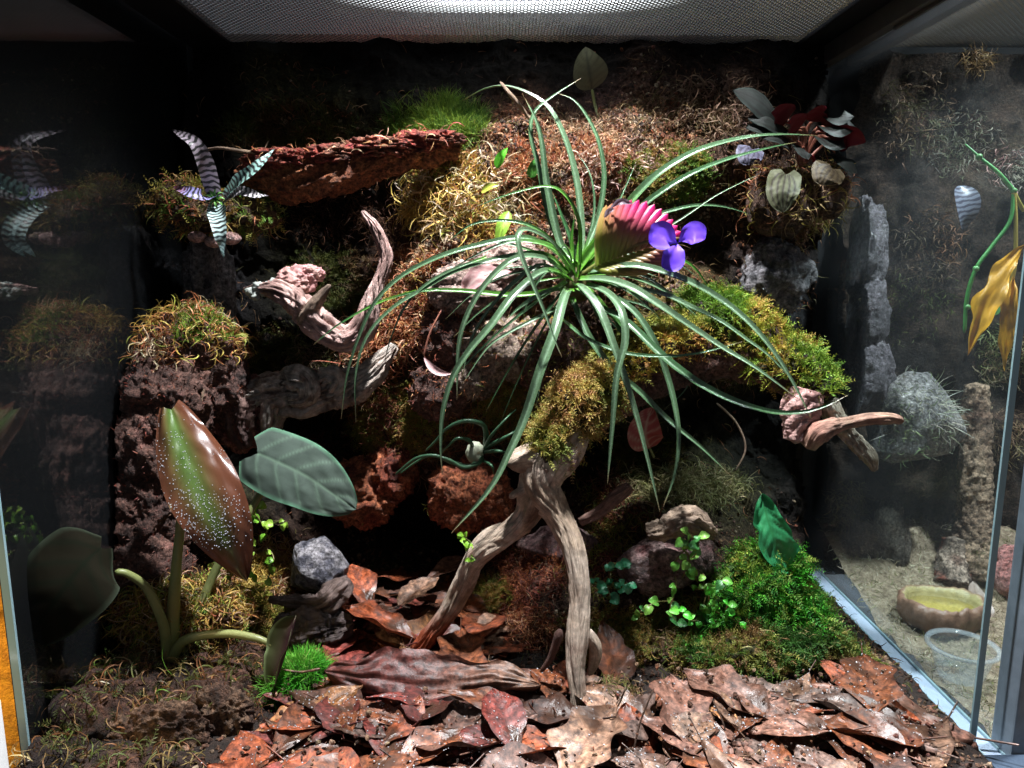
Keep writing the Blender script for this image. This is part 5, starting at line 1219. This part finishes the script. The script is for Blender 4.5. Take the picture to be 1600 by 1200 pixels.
def litter_label(cn, shp, x, y, u, v, L, tilt):
    size = 'small' if L < .074 else ('long' if L > .092 else 'mid-sized')
    if y > .78: place = 'in the hollow'
    elif x < -.12 and v < 1120: place = 'by the green tuft'
    elif x < -.12: place = 'at lower left'
    elif x < .04 and v < 1110: place = 'between the driftwood legs'
    elif x < .04: place = 'left of the driftwood foot'
    elif x < .17: place = 'right of the driftwood foot'
    elif x < .30: place = 'below the moss bank'
    else: place = 'beside the right glass'
    k = f'{size} {cn} {shp} dead leaf {place}'
    return k
def add_leaf(x, y, z, yaw, pitch, roll, cn, var, scale=1.0, lab=None):
    shp, L, me = var
    o = bpy.data.objects.new('dead_leaf', me); COL.objects.link(o)
    o.location = (x, y, z); o.rotation_euler = (pitch, roll, yaw); o.scale = (scale,) * 3
    c = np.array(LC[cn]) * rng.uniform(.55, 1.15); o.color = (*c, 1)
    # photograph position for the label
    q = RM.T @ (np.array([x, y, z]) - [0, 0, CAMZ]); u, v = 800 - q[0] / q[2] * 1150, 600 + q[1] / q[2] * 1150
    if not lab:
        lab = litter_label(cn, shp, x, y, u, v, L * scale, pitch); spots_used.setdefault(lab, []).append((u, o))
    tag(o, lab, 'dead leaf', 'dead leaves of the leaf litter')
    return o
names = list(LC)
k = 0
for layer in range(5):
    for q in range(54):
        if q < 36: x, y = rng.uniform(-.24, .385), rng.uniform(.52, .70)
        else: x, y = rng.uniform(-.20, .0), rng.uniform(.68, .95)
        if x > .30 and y > .68: continue
        if x < -.2 and y < .62 and layer > 2: pass
        wl = [.20, .05, .24, .11, .08, .04, .10, .18] if x < .05 else [.06, .18, .13, .08, .26, .21, .05, .03]
        cn = names[rng.choice(8, p=wl)]
        z = float(floorh(np.array(x), np.array(y))) + .004 + .0035 * layer
        add_leaf(x, y, z, rng.uniform(0, 6.28), rng.normal() * .08, rng.normal() * .09, cn, variants[rng.integers(len(variants))], rng.uniform(.8, 1.25))
# the leaves one can pick out in the photograph
def put(u, v, Y, yaw, pitch, roll, cn, vi, sc, lab, dz=0.0):
    roll *= .6; pitch *= .8
    p = P(u, v, Y); add_leaf(p[0], p[1], p[2] + dz, math.radians(yaw), math.radians(pitch), math.radians(roll), cn, variants[vi], sc, lab)
put(1380, 1110, .66, 62, 5, -8, 'dusty pink-brown', 4, 1.55, 'long pinkish pointed leaf with dark spots below the moss bank at right')
put(1180, 1080, .70, 50, 8, 10, 'greyish brown', 4, 1.35, 'long grey pointed leaf sloping down from the moss at right centre')
put(1415, 1165, .62, -40, 10, 5, 'dusty pink-brown', 6, 1.1, 'pink-grey lobed leaf nearest the right glass')
put(1120, 1110, .66, 70, 15, -10, 'ochre', 0, 1.15, 'orange-tan oblong leaf with dark edge right of the driftwood foot, on top')
put(1210, 1120, .66, -15, 12, 0, 'dusty pink-brown', 10, 1.0, 'speckled pink oval leaf beside the orange-tan leaf')
put(760, 1100, .655, 80, 12, 0, 'chestnut brown', 4, 1.0, 'dark brown narrow leaf overlapping the big curled leaf')
put(640, 1095, .66, 100, 14, 10, 'wine red', 12, 1.0, 'reddish leaf resting against the front of the big curled leaf')
put(590, 975, .80, 80, 25, 10, 'rust-orange', 6, 1.1, 'bright rust lobed leaf in the middle of the hollow, on top')
put(565, 920, .86, 30, 30, 0, 'rust-orange', 0, 1.0, 'orange wide leaf at the mouth of the hollow')
put(700, 890, .90, -60, 15, 0, 'dusty pink-brown', 2, 1.0, 'pinkish flat leaf at the right of the hollow mouth')
put(655, 925, .86, -50, 20, 0, 'tan', 10, .9, 'light tan round-tipped leaf in the hollow')
put(500, 1110, .66, -55, 20, 25, 'ochre', 12, 1.1, 'orange-brown long leaf leaning on the bright green moss tuft')
put(620, 1130, .63, -30, 18, 0, 'rust-orange', 3, 1.0, 'shiny wet rust leaf in the lower left of the litter, on top')
put(790, 1130, .62, 20, 20, 5, 'wine red', 2, 1.1, 'wet wine-red leaf with droplets at bottom centre-left')
put(880, 1165, .60, 60, 4, 0, 'greyish brown', 7, .62, 'pale tan lobed leaf at the bottom centre below the driftwood foot')
put(1000, 1160, .61, 10, 25, 0, 'rust-orange', 1, 1.0, 'upright orange leaf at bottom centre-right')
put(1080, 1150, .61, -45, 10, 0, 'tan', 10, 1.0, 'light tan round leaf at bottom, right of the upright orange leaf')
put(480, 1165, .61, 60, 10, 0, 'tan', 5, 1.1, 'pale spotted leaf in the bottom left corner of the litter')
put(955, 1020, .74, 20, 55, 0, 'chestnut brown', 10, 1.0, 'brown-pink leaf standing behind the right driftwood leg')
put(1320, 1130, .645, -20, 15, 0, 'greyish brown', 4, 1.0, 'grey veined leaf standing up among the right-hand litter')
ORD = ['leftmost', 'second', 'third', 'fourth', 'fifth', 'sixth', 'seventh', 'eighth', 'ninth', 'tenth', 'eleventh', 'twelfth']
for lab, lst in spots_used.items():     # alike leaves are told apart by their order from the left
    if len(lst) > 1:
        for k, (u, o) in enumerate(sorted(lst, key=lambda q: q[0])):
            o['label'] = lab + (', leftmost of its kind' if k == 0 else f', {ORD[min(k, 11)]} from the left')
# crumbs on the litter
n = 900; x = rng.uniform(-.24, .40, n); y = rng.uniform(.53, .72, n)
p_ = np.stack([x, y, floorh(x, y) + rng.uniform(.010, .026, n)], -1)
tag(chips('leaf_crumbs', 'crumbled bits of dead leaf and twig scattered over the leaf litter', p_, np.tile([0, 0, 1.], (n, 1)), [(.25, .10, .05), (.1, .05, .03), (.35, .22, .14), (.18, .06, .04)], .0022, rng))
# water droplets sprayed over the front leaves
bpy.context.view_layer.update()
gd = G(); D1, DF1 = ico(1)
for o in [o for o in bpy.data.objects if o.name.startswith('dead_leaf') and o.location.y < .69]:
    me = o.data; n = len(me.vertices); co = np.empty(n * 3, np.float32); me.vertices.foreach_get('co', co); co = co.reshape(-1, 3)
    me.calc_loop_triangles(); tr = np.empty(len(me.loop_triangles) * 3, np.int32); me.loop_triangles.foreach_get('vertices', tr); tr = tr.reshape(-1, 3)
    M4 = np.array(o.matrix_basis); co = co @ M4[:3, :3].T + M4[:3, 3]
    k = int(rng.choice([6, 14, 30, 55])); pd, nd = sample(co, tr, k, rng); nd = np.where((nd[:, 2] < 0)[:, None], -nd, nd)
    rr2 = rng.uniform(.0003, .00095, k) * rng.choice([.7, 1, 1.2], k)
    V = (D1[None] * np.array([1, 1, 1.]) * rr2[:, None, None] + (pd + nd * rr2[:, None] * .3)[:, None]).reshape(-1, 3)
    gd.add(V, (DF1[None] + (np.arange(k) * len(D1))[:, None, None]).reshape(-1, 3), (.8, .85, .9))
tag(gd.build('water_droplets', M_drop), 'fine water droplets sprayed over the dead leaves at the front', 'droplets', None, 'stuff')
# big curled dark leaf
cl = thing('curled_leaf', 'big curled wet wine-brown leaf lying between the driftwood legs', 'dead leaf', P(700, 1090, .68), 'dead leaves of the leaf litter')
V, F, c, uv = blade([P(505, 1048, .70), P(590, 1062, .685), P(680, 1068, .68), P(770, 1062, .675), P(845, 1070, .67)], px(84, .68), lambda t: np.clip(np.sin(np.pi * t ** .8), 0, 1) ** .6, lambda s, t: np.array((.10, .028, .022)) * np.ones((len(s), 1)) + np.array((.09, .075, .045)) * np.clip(t * 2 - .8, 0, 1)[:, None], N0=(0, -.8, .6), nx=24, ny=60, cup=-.35, ripple=.012, vein=.0012, seed=12, edge=.4)
M_curl = material('wet_leaf', attr=True, scale=40, rough=.42, spec=.5, bump=.5, bscale=120, bdist=.003, var=.6, fine=150)
g = G(); g.add(V, F, c, uv); g.build('blade', M_curl, cl)
g = G(); limb(g, L4([(500, 1045, .70, 2.5), (470, 1050, .70, 2), (440, 1046, .70, 1.5)]), [(.2, .1, .06)], 6, 12, amp=.05); g.build('stalk', M_curl, cl)
# loose twigs
for lab, lst in [('thin leaf stalk standing up at bottom centre', [(985, 1200, .60, 2), (1000, 1130, .61, 1.6), (1022, 1075, .62, 1.3)]), ('thin dark stalk among the right-hand litter', [(1145, 1190, .61, 1.8), (1130, 1130, .62, 1.4), (1112, 1090, .64, 1)])]:
    g = G(); limb(g, L4(lst), [(.12, .06, .04), (.2, .12, .08)], 6, 20, amp=.1); tag(g.build('leaf_stalk', M_wood), lab, 'stalk')

# ================================================================== BETWEEN THE TANKS AND THE NEIGHBOURING TANK
nt_ = thing('neighbour_terrarium', 'second glass terrarium seen through the right-hand glass, with grey frame', 'terrarium', (0.8, 0.9, -0.01))
NX = 0.482
g = G(); box(g, XR + .0055, .55, -.004, NX - .0005, YB, .003, .0008); g.build('base_strip', M_strip, nt_, False)
g = G(); box(g, XR + .0056, .55, .0031, XR + .008, YB, .006); g.build('strip_bead', M_edge, nt_, False)
g = G(); box(g, NX - .003, .55, .0031, NX - .0006, YB, .006); g.build('strip_bead', M_edge, nt_, False)
g = G(); box(g, NX, .655, -.001, NX + .004, YB - .002, ZT - .03); g.build('side_pane', m_glass('glass_neighbour', 1.25, .012), nt_, False)
g = G(); box(g, NX, .30, ZT - .024, NX + .014, YB - .01, ZT - .001, .002); g.build('side_rail', M_rail, nt_, False)
g = G(); box(g, NX + .015, .30, ZT, NX + .06, YB, ZT + .01, .002); g.build('lid_frame', M_rail, nt_, False)
screw(nt_, NX + .03, .83, ZT - .0005)
tag(wire_mesh(NX + .062, 1.15, .70, YB - .005, ZT + .004, .0042, .0006).build('mesh_screen', M_wire, nt_, False), kind='stuff')
g = G(); box(g, NX - .02, YB + .001, -.01, 1.3, YB + .012, ZT + .02); g.build('back_panel', M_film, nt_, False)
g = G(); box(g, NX - .002, .625, -.01, NX + .011, .654, ZT, .002); g.build('front_post', M_grey, nt_, False)
g = G(); box(g, NX - .03, .595, -.03, .95, .624, .012, .002); g.build('front_sill', material('dark_blue_frame', [(0.3, (.03, .045, .07)), (.7, (.05, .07, .10))], 20, rough=.4, bump=.1), nt_, False)
g = G(); box(g, .575, .50, -.02, .80, .590, .40, .002)
tag(g.build('cardboard_panel', M_card, None, False), 'plain tan cardboard panel at the far right behind the grey post', 'panel')
# its ground
g = G(); nx, ny = 170, 130
X, Y = np.meshgrid(np.linspace(NX + .005, 1.2, nx), np.linspace(.66, YB - .002, ny))
Pq = np.stack([X, Y, 0 * X], -1).reshape(-1, 3)
Z = .004 + np.clip(Y - .9, 0, 1) * .35 + .005 * fbm(Pq * 35, 4, 23).reshape(X.shape)
i = np.arange(ny - 1)[:, None] * nx; j = np.arange(nx - 1)[None, :]
F = np.stack([i + j, i + j + 1, i + nx + j + 1, i + nx + j], -1).reshape(-1, 4)
NGV = np.stack([X, Y, Z], -1).reshape(-1, 3)
M_dry = material('dry_ground', [(0.3, (.10, .07, .045)), (.55, (.28, .22, .15)), (.75, (.45, .38, .28))], 110, rough=.9, bump=1, bscale=200, bdist=.005)
g.add(NGV, F); tag(g.build('neighbour_ground', M_dry), kind='structure')
p_, n_ = sample(NGV, np.vstack([F[:, [0, 1, 2]], F[:, [0, 2, 3]]]), 9000, rngm, lambda n, c: (c[:, 0] < .85) * 1.0)
g = G(); strands(g, p_, np.tile([0, 0, 1.], (len(p_), 1)), .014, .0013, patchpick([(.30, .24, .15), (.4, .36, .24), (.2, .2, .08), (.5, .45, .33)], p_, rngm), rngm, 3, 1.6, .6, .1, .25, 1.6)
tag(g.build('dry_moss', M_moss), 'pale dry moss and straw covering the ground of the neighbouring tank', 'moss', None, 'stuff')
# its wall
us2 = np.arange(1250, 1900, 6.0); vs2 = np.arange(50, 960, 6.0); U2, V2 = np.meshgrid(us2, vs2)
X2, Z2 = np.meshgrid(np.linspace(NX + .006, 1.2, 150), np.linspace(0, ZT - .01, 160))
q = np.stack([X2, Z2, 0 * X2], -1).reshape(-1, 3)
Y2 = 1.07 - .020 * fbm(q * 14, 4, 51).reshape(X2.shape) - .004 * fbm(q * np.array([90, 25, 1]), 3, 52).reshape(X2.shape)
Y2 = np.minimum(Y2, YB - .004)
nx, ny = 150, 160
i = np.arange(ny - 1)[:, None] * nx; j = np.arange(nx - 1)[None, :]
F = np.stack([i + j, i + j + 1, i + nx + j + 1, i + nx + j], -1).reshape(-1, 4)
NV = np.stack([X2, Y2, Z2], -1).reshape(-1, 3)
g = G(); g.add(NV, F, colvar(NV, [K, (.02, .014, .01), (.05, .03, .02), (.03, .025, .012)], 9, 3)); tag(g.build('neighbour_back_wall', M_peat), kind='structure')
NT3 = np.vstack([F[:, [0, 1, 2]], F[:, [0, 2, 3]]])
def nb_moss(lab, u, v, r, n, L, pal, kd='sph'):
    c0 = P(u, v, 1.06); rr = px(r, 1.06)
    p_, n_ = sample(NV, NT3, n, rngm, lambda n, c: np.clip(1.1 - ((c - c0) ** 2).sum(1) / rr ** 2, 0, 1) + 1e-9)
    g = G(); n_ = np.tile([0, -1., .2], (len(p_), 1))
    strands(g, p_, n_, L, .0014, patchpick(pal, p_, rngm), rngm, 5, 2.2, 1.0, 0, .8, 1.3)
    tag(g.build('moss', M_moss), lab, 'moss', 'moss patches in the neighbouring tank', 'stuff')
GREYM = [(.16, .14, .11), (.24, .22, .17), (.12, .12, .07)]
nb_moss('brownish moss patch at the top of the neighbouring tank under its mesh', 1530, 80, 30, 250, .02, [(.2, .12, .05), (.12, .08, .05)])
nb_moss('grey wiry moss around the vine node in the neighbouring tank', 1510, 220, 60, 500, .02, GREYM)
nb_moss('pinkish dry moss at the right edge above the yellow leaves', 1590, 260, 40, 300, .02, [(.35, .2, .18), (.3, .28, .22)])
nb_moss('pale dry moss at the right edge below the yellow leaves', 1585, 560, 60, 700, .025, [(.35, .3, .2), (.3, .2, .12), (.25, .28, .12)])
nb_moss('olive moss tuft beside the dark corner at lower right', 1330, 790, 45, 500, .022, [(.15, .14, .05), (.22, .18, .08)])
nb_moss('brown shaggy moss high on the neighbouring wall left of the vine', 1440, 180, 70, 500, .022, [(.14, .09, .05), (.20, .13, .08), (.08, .07, .03)])
nb_moss('rusty root tangle above the grey boulder in the neighbouring tank', 1460, 380, 60, 400, .022, [(.16, .08, .04), (.10, .07, .04)])
nb_moss('brown stringy moss right of the grey boulder', 1560, 690, 60, 500, .024, [(.25, .17, .10), (.18, .14, .06)])
nb_moss('thin mossy fringe above the dry ground beside the dark stub', 1440, 860, 60, 500, .02, [(.22, .18, .10), (.14, .13, .06)])
nb_moss('dim dark moss in the middle of the neighbouring wall', 1430, 470, 70, 400, .016, DARKM)
# rocks and cork over there
def nchunk(name, label, cat, lumps, pal, mat, moss=None, **k):
    g = G(); vs_, fs_ = [], []; n0 = 0
    for (u, v, Y, ru, rv, ry) in lumps:
        V, F = plump(u, v, Y, ru, rv, ry, seed=int(u + v) % 91, **k); V[:, 0] = np.maximum(V[:, 0], NX + .007); V[:, 1] = np.minimum(V[:, 1], YB - .003)
        g.add(V, F, colvar(V, pal, 35, int(u) % 40)); vs_.append(V); fs_.append(F + n0); n0 += len(V)
    if not moss: return tag(g.build(name, mat), label, cat)
    V = np.vstack(vs_); F = np.vstack(fs_); t = thing(name, label, cat, (V[:, 0].mean(), V[:, 1].mean(), V[:, 2].min())); g.build('core', mat, t)
    for (kd, n, L, Wd, mp, keep) in moss:
        p_, n_ = sample(V, F, n, rngm, keep); gg = G(); strands(gg, p_, n_, L, Wd, patchpick(mp, p_, rngm), rngm, 4, .8 if kd == 'hair' else 2.5, .4, .1, .9, .9)
        tag(gg.build('moss_cover', M_moss, t), kind='stuff')
nchunk('grey_boulder', 'grey boulder with dry grass tuft on the wall of the neighbouring tank', 'rock', [(1430, 655, 1.0, 75, 80, 60)], [(.14, .13, .13), (.26, .25, .25), (.36, .34, .32)], M_rock,
       [('hair', 80, .030, .0010, [(.5, .5, .42), (.4, .42, .3)], lambda n, c: np.exp(-((c - P(1475, 640, .96)) ** 2).sum(1) / .0011)), ('sph', 350, .015, .0012, [(.3, .3, .22), (.2, .26, .12)], lambda n, c: np.exp(-((c - P(1450, 660, .94)) ** 2).sum(1) / .003))], amp=.10, freq=1.6, sub=5, facet=.95)
nchunk('stone_pillar', 'grey vertical stone pillar behind the right-hand glass above the boulder', 'rock', [(1350, 400, 1.03, 28, 80, 35), (1350, 500, 1.02, 32, 70, 35), (1352, 590, 1.01, 40, 60, 35)], [(.07, .065, .075), (.15, .13, .15), (.2, .19, .2)], M_rock, amp=.12, freq=2.2, sub=5, ridged=True)
g = G(); limb(g, [(*P(1525, 600, 1.03), px(16, 1.03)), (*P(1522, 720, 1.02), px(22, 1.02)), (*P(1520, 820, 1.0), px(25, 1.0)), (*P(1515, 905, .98), px(34, .98))], [(.2, .12, .08), (.36, .24, .16), (.45, .32, .22)], 40, 130, amp=.14, gro=4, seed=61, fine=.2, groove=.22, ng=5)
tag(g.build('cork_log', M_bark), 'brown fibrous cork trunk standing behind the rock-rimmed water bowl', 'cork')
g = G(); limb(g, [(*P(1490, 840, .99), px(14, .99)), (*P(1488, 880, .98), px(20, .98)), (*P(1488, 915, .96), px(22, .96))], REDP + CORKP, 30, 50, amp=.2, gro=3, seed=62, fine=.2)
tag(g.build('cork_piece', M_bark), 'short reddish cork piece left of the fibrous cork trunk', 'cork')
nchunk('red_rock', 'rough pinkish red rock at the far right edge above the leaf', 'rock', [(1590, 900, .95, 38, 48, 40)], [(.3, .10, .09), (.5, .22, .2), (.6, .35, .32)], M_rock, amp=.15, freq=2.5, sub=5)
nchunk('moss_stub', 'dim mossy stub in the lower corner beyond the right-hand glass', 'root', [(1390, 850, 1.03, 22, 60, 30), (1345, 860, 1.04, 25, 40, 30)], [(.07, .06, .05), (.18, .15, .12)], M_bark, amp=.25, freq=2.5, sub=4, ridged=True)
# rock water bowl
bw = thing('water_bowl', 'rock-rimmed tan water bowl with yellowish water in the neighbouring tank', 'bowl', P(1465, 1000, .86))
c0 = P(1466, 985, .885); c0[2] = 0.012
na = 96; prof = [(.80, -.006), (.95, .004), (1.02, .018), (1.0, .030), (.93, .036), (.84, .034), (.80, .026), (.74, .016), (.66, .010), (.0, .008)]
V = []; a = np.linspace(0, 2 * np.pi, na, endpoint=False)
R0 = 1 + .10 * np.cos(2 * a + .5) + .06 * np.cos(3 * a + 1)
for k, (f, h) in enumerate(prof):
    rf = f * R0 * (1 + (.08 * fbm(np.stack([np.cos(a) * 5, np.sin(a) * 5, np.full(na, k * .9)], -1), 3, 7) if k < 6 else 0))
    V.append(np.stack([c0[0] + rf * .048 * np.cos(a + .3), c0[1] + rf * .046 * np.sin(a + .3), np.full(na, c0[2] + h * .9) + (.003 * fbm(np.stack([np.cos(a) * 4, np.sin(a) * 4, np.full(na, 3.)], -1), 3, 8) if k < 6 else 0)], -1))
V = np.vstack(V); i = np.arange(len(prof) - 1)[:, None] * na; j = np.arange(na)[None, :]; j2 = (j + 1) % na
F = np.stack([i + j, i + j2, i + na + j2, i + na + j], -1).reshape(-1, 4)
cbowl = np.vstack([np.tile((.22, .12, .08) if k < 5 else (.42, .36, .17), (na, 1)) for k in range(len(prof))])
g = G(); g.add(V, F, cbowl); g.build('rim_and_basin', M_bowl, bw)
M_water = m_glass('water', 1.33, .12)
M_water.node_tree.nodes['Transparent BSDF'].inputs[0].default_value = (.9, .85, .5, 1)
Vw = np.vstack([np.stack([c0[0] + R0 * .79 * .048 * np.cos(a + .3), c0[1] + R0 * .79 * .046 * np.sin(a + .3), np.full(na, c0[2] + .019)], -1), [[c0[0], c0[1], c0[2] + .019]]])
g = G(); g.add(Vw, np.stack([np.arange(na), (np.arange(na) + 1) % na, np.full(na, na)], -1)); g.build('water_surface', M_water, bw)
# deli cup
dc = thing('plastic_cup', 'clear round plastic cup standing in front of the water bowl', 'cup', P(1495, 1100, .77))
c0 = P(1497, 1075, .765); c0[2] = 0.006
na = 64; a = np.linspace(0, 2 * np.pi, na, endpoint=False)
def ringmesh(prof, mat, nm, par):
    V = np.vstack([np.stack([c0[0] + r * np.cos(a), c0[1] + r * np.sin(a), np.full(na, c0[2] + h)], -1) for r, h in prof])
    i = np.arange(len(prof) - 1)[:, None] * na; j = np.arange(na)[None, :]; j2 = (j + 1) % na
    g = G(); g.add(V, np.stack([i + j, i + j2, i + na + j2, i + na + j], -1).reshape(-1, 4)); return g.build(nm, mat, par)
ringmesh([(.0005, .001), (.022, .001), (.024, .003), (.033, .036)], M_clear, 'wall', dc)
M_rim = m_glass('frosted_rim', 1.6, .45)
ringmesh([(.033, .036), (.0375, .0365), (.0385, .038), (.0375, .040), (.033, .0395), (.0325, .037)], M_rim, 'rim', dc)
# leaf by the bowl
t = single_leaf('pale_dead_leaf', 'pale grey-brown dead leaf leaning beside the water bowl', [P(1532, 975, .90), P(1530, 950, .91), P(1525, 928, .925), P(1520, 908, .94)], 44, sh_ovate, veincol((.38, .30, .26), (.25, .18, .14), 6, 9), M_leaf, N0=(0, -.8, .6), nx=12, ny=22, cup=.15, ripple=.002)
# vine with yellow leaves
vn = thing('hanging_vine', 'green vine hanging at the far right with withered yellow leaves', 'plant', P(1583, 300, .80))
def vst(lst, pal): g = G(); limb(g, L4(lst), pal, 10, 40, amp=.05, fine=0, seed=5); g.build('stem', M_leaf, vn)
vst([(1508, 225, .82, 1.3), (1530, 245, .81, 2.0), (1560, 270, .80, 2.9), (1584, 298, .795, 3.2)], [(.05, .25, .05), (.12, .38, .12)])
vst([(1584, 298, .795, 2.6), (1578, 345, .79, 2.9), (1550, 385, .79, 3.2), (1525, 420, .79, 3.2), (1511, 465, .79, 3.2), (1507, 520, .79, 2.6)], [(.04, .25, .05), (.10, .36, .08)])
vst([(1584, 298, .795, 3.5), (1587, 350, .79, 3), (1585, 420, .785, 3), (1572, 460, .785, 2)], [(.35, .26, .05), (.45, .35, .08)])
for u, v, Y in ((1584, 298, .795), (1530, 245, .81), (1525, 420, .79), (1511, 480, .79)):
    g = G(); V, F = plump(u, v, Y, 5, 5, 5, amp=.2, seed=u, sub=2); g.add(V, F, (.14, .35, .12)); g.build('node', M_leaf, vn)
vst([(1600, 330, .795, 3), (1590, 312, .795, 3), (1584, 298, .795, 3)], [(.35, .3, .05), (.4, .35, .08)])
yel = lambda s, t: np.array((.75, .36, .02)) * np.ones((len(s), 1)) * (1 - .3 * (fbm(np.stack([s * 3, t * 6, s * 0], -1), 2, 5) > .25))[:, None]
for pts, wd, lab in [([P(1600, 385, .785), P(1572, 420, .775), P(1545, 465, .772), P(1528, 510, .775), P(1512, 556, .78)], 34, 'broad withered yellow leaf hanging at left of the vine'), ([P(1584, 430, .785), P(1576, 480, .775), P(1570, 530, .775), P(1570, 578, .78)], 24, 'narrow withered yellow leaf hanging straight down')]:
    V, F, c, uv = blade(pts, px(wd, .78), sh_lance, yel, N0=(-.6, -.8, .1), nx=12, ny=34, cup=.3, ripple=.005, edge=.3, seed=int(wd))
    g = G(); g.add(V, F, c, uv); o = g.build('withered_leaf', M_leaf, vn); o['label'] = lab
V, F, c, uv = blade([P(1545, 492, .79), P(1555, 485, .785), P(1565, 478, .785)], px(14, .78), sh_lance, lambda s, t: np.tile((.12, .42, .14), (len(s), 1)), N0=(0, -1, .3), nx=6, ny=10)
g = G(); g.add(V, F, c, uv); g.build('green_leaf', M_leaf, vn)
nd_ = single_leaf('striped_plant_leaf', 'dim striped grey leaf on the wall of the neighbouring tank', [P(1500, 290, 1.02), P(1508, 310, 1.01), P(1510, 335, 1.01), P(1505, 360, 1.02)], 40, sh_ovate, zebra((.20, .22, .28), (.06, .06, .09), 10), M_leaf, N0=(0, -1, .4), nx=10, ny=80, cup=.3)

# ================================================================== LEFT OF THE TANK
g = G(); nx, ny = 60, 90
X, Z = np.meshgrid(np.linspace(-.95, -.455, nx), np.linspace(-.15, .158, ny))
q = np.stack([X, Z, 0 * X], -1).reshape(-1, 3); Yc = .70 + .012 * fbm(q * 12, 4, 71).reshape(X.shape)
i = np.arange(ny - 1)[:, None] * nx; j = np.arange(nx - 1)[None, :]
F = np.stack([i + j, i + j + 1, i + nx + j + 1, i + nx + j], -1).reshape(-1, 4)
Vf = np.stack([X, Yc, Z], -1).reshape(-1, 3); Vb = Vf + [0, .004, 0]
g.add(Vf, F); g.add(Vb, F[:, ::-1]); tag(g.build('gold_cloth', M_gold), 'warm golden crinkled cloth seen past the left glass edge', 'cloth')
g = G(); box(g, -.60, .60, -.2, -.462, .612, .066, .002)
p = P(4, 1150, .58)
g2 = G(); box(g2, p[0] - .05, .57, -.2, p[0] + .001, .582, P(4, 1095, .58)[2], .001)
tag(g2.build('white_board_edge', M_white, None, False), 'pale white board edge in the bottom left corner', 'board')
print('quads', sum(len(o.data.loop_triangles) or sum(len(p.vertices) - 2 for p in o.data.polygons) if 0 else len(o.data.polygons) for o in bpy.data.objects if o.type == 'MESH'))
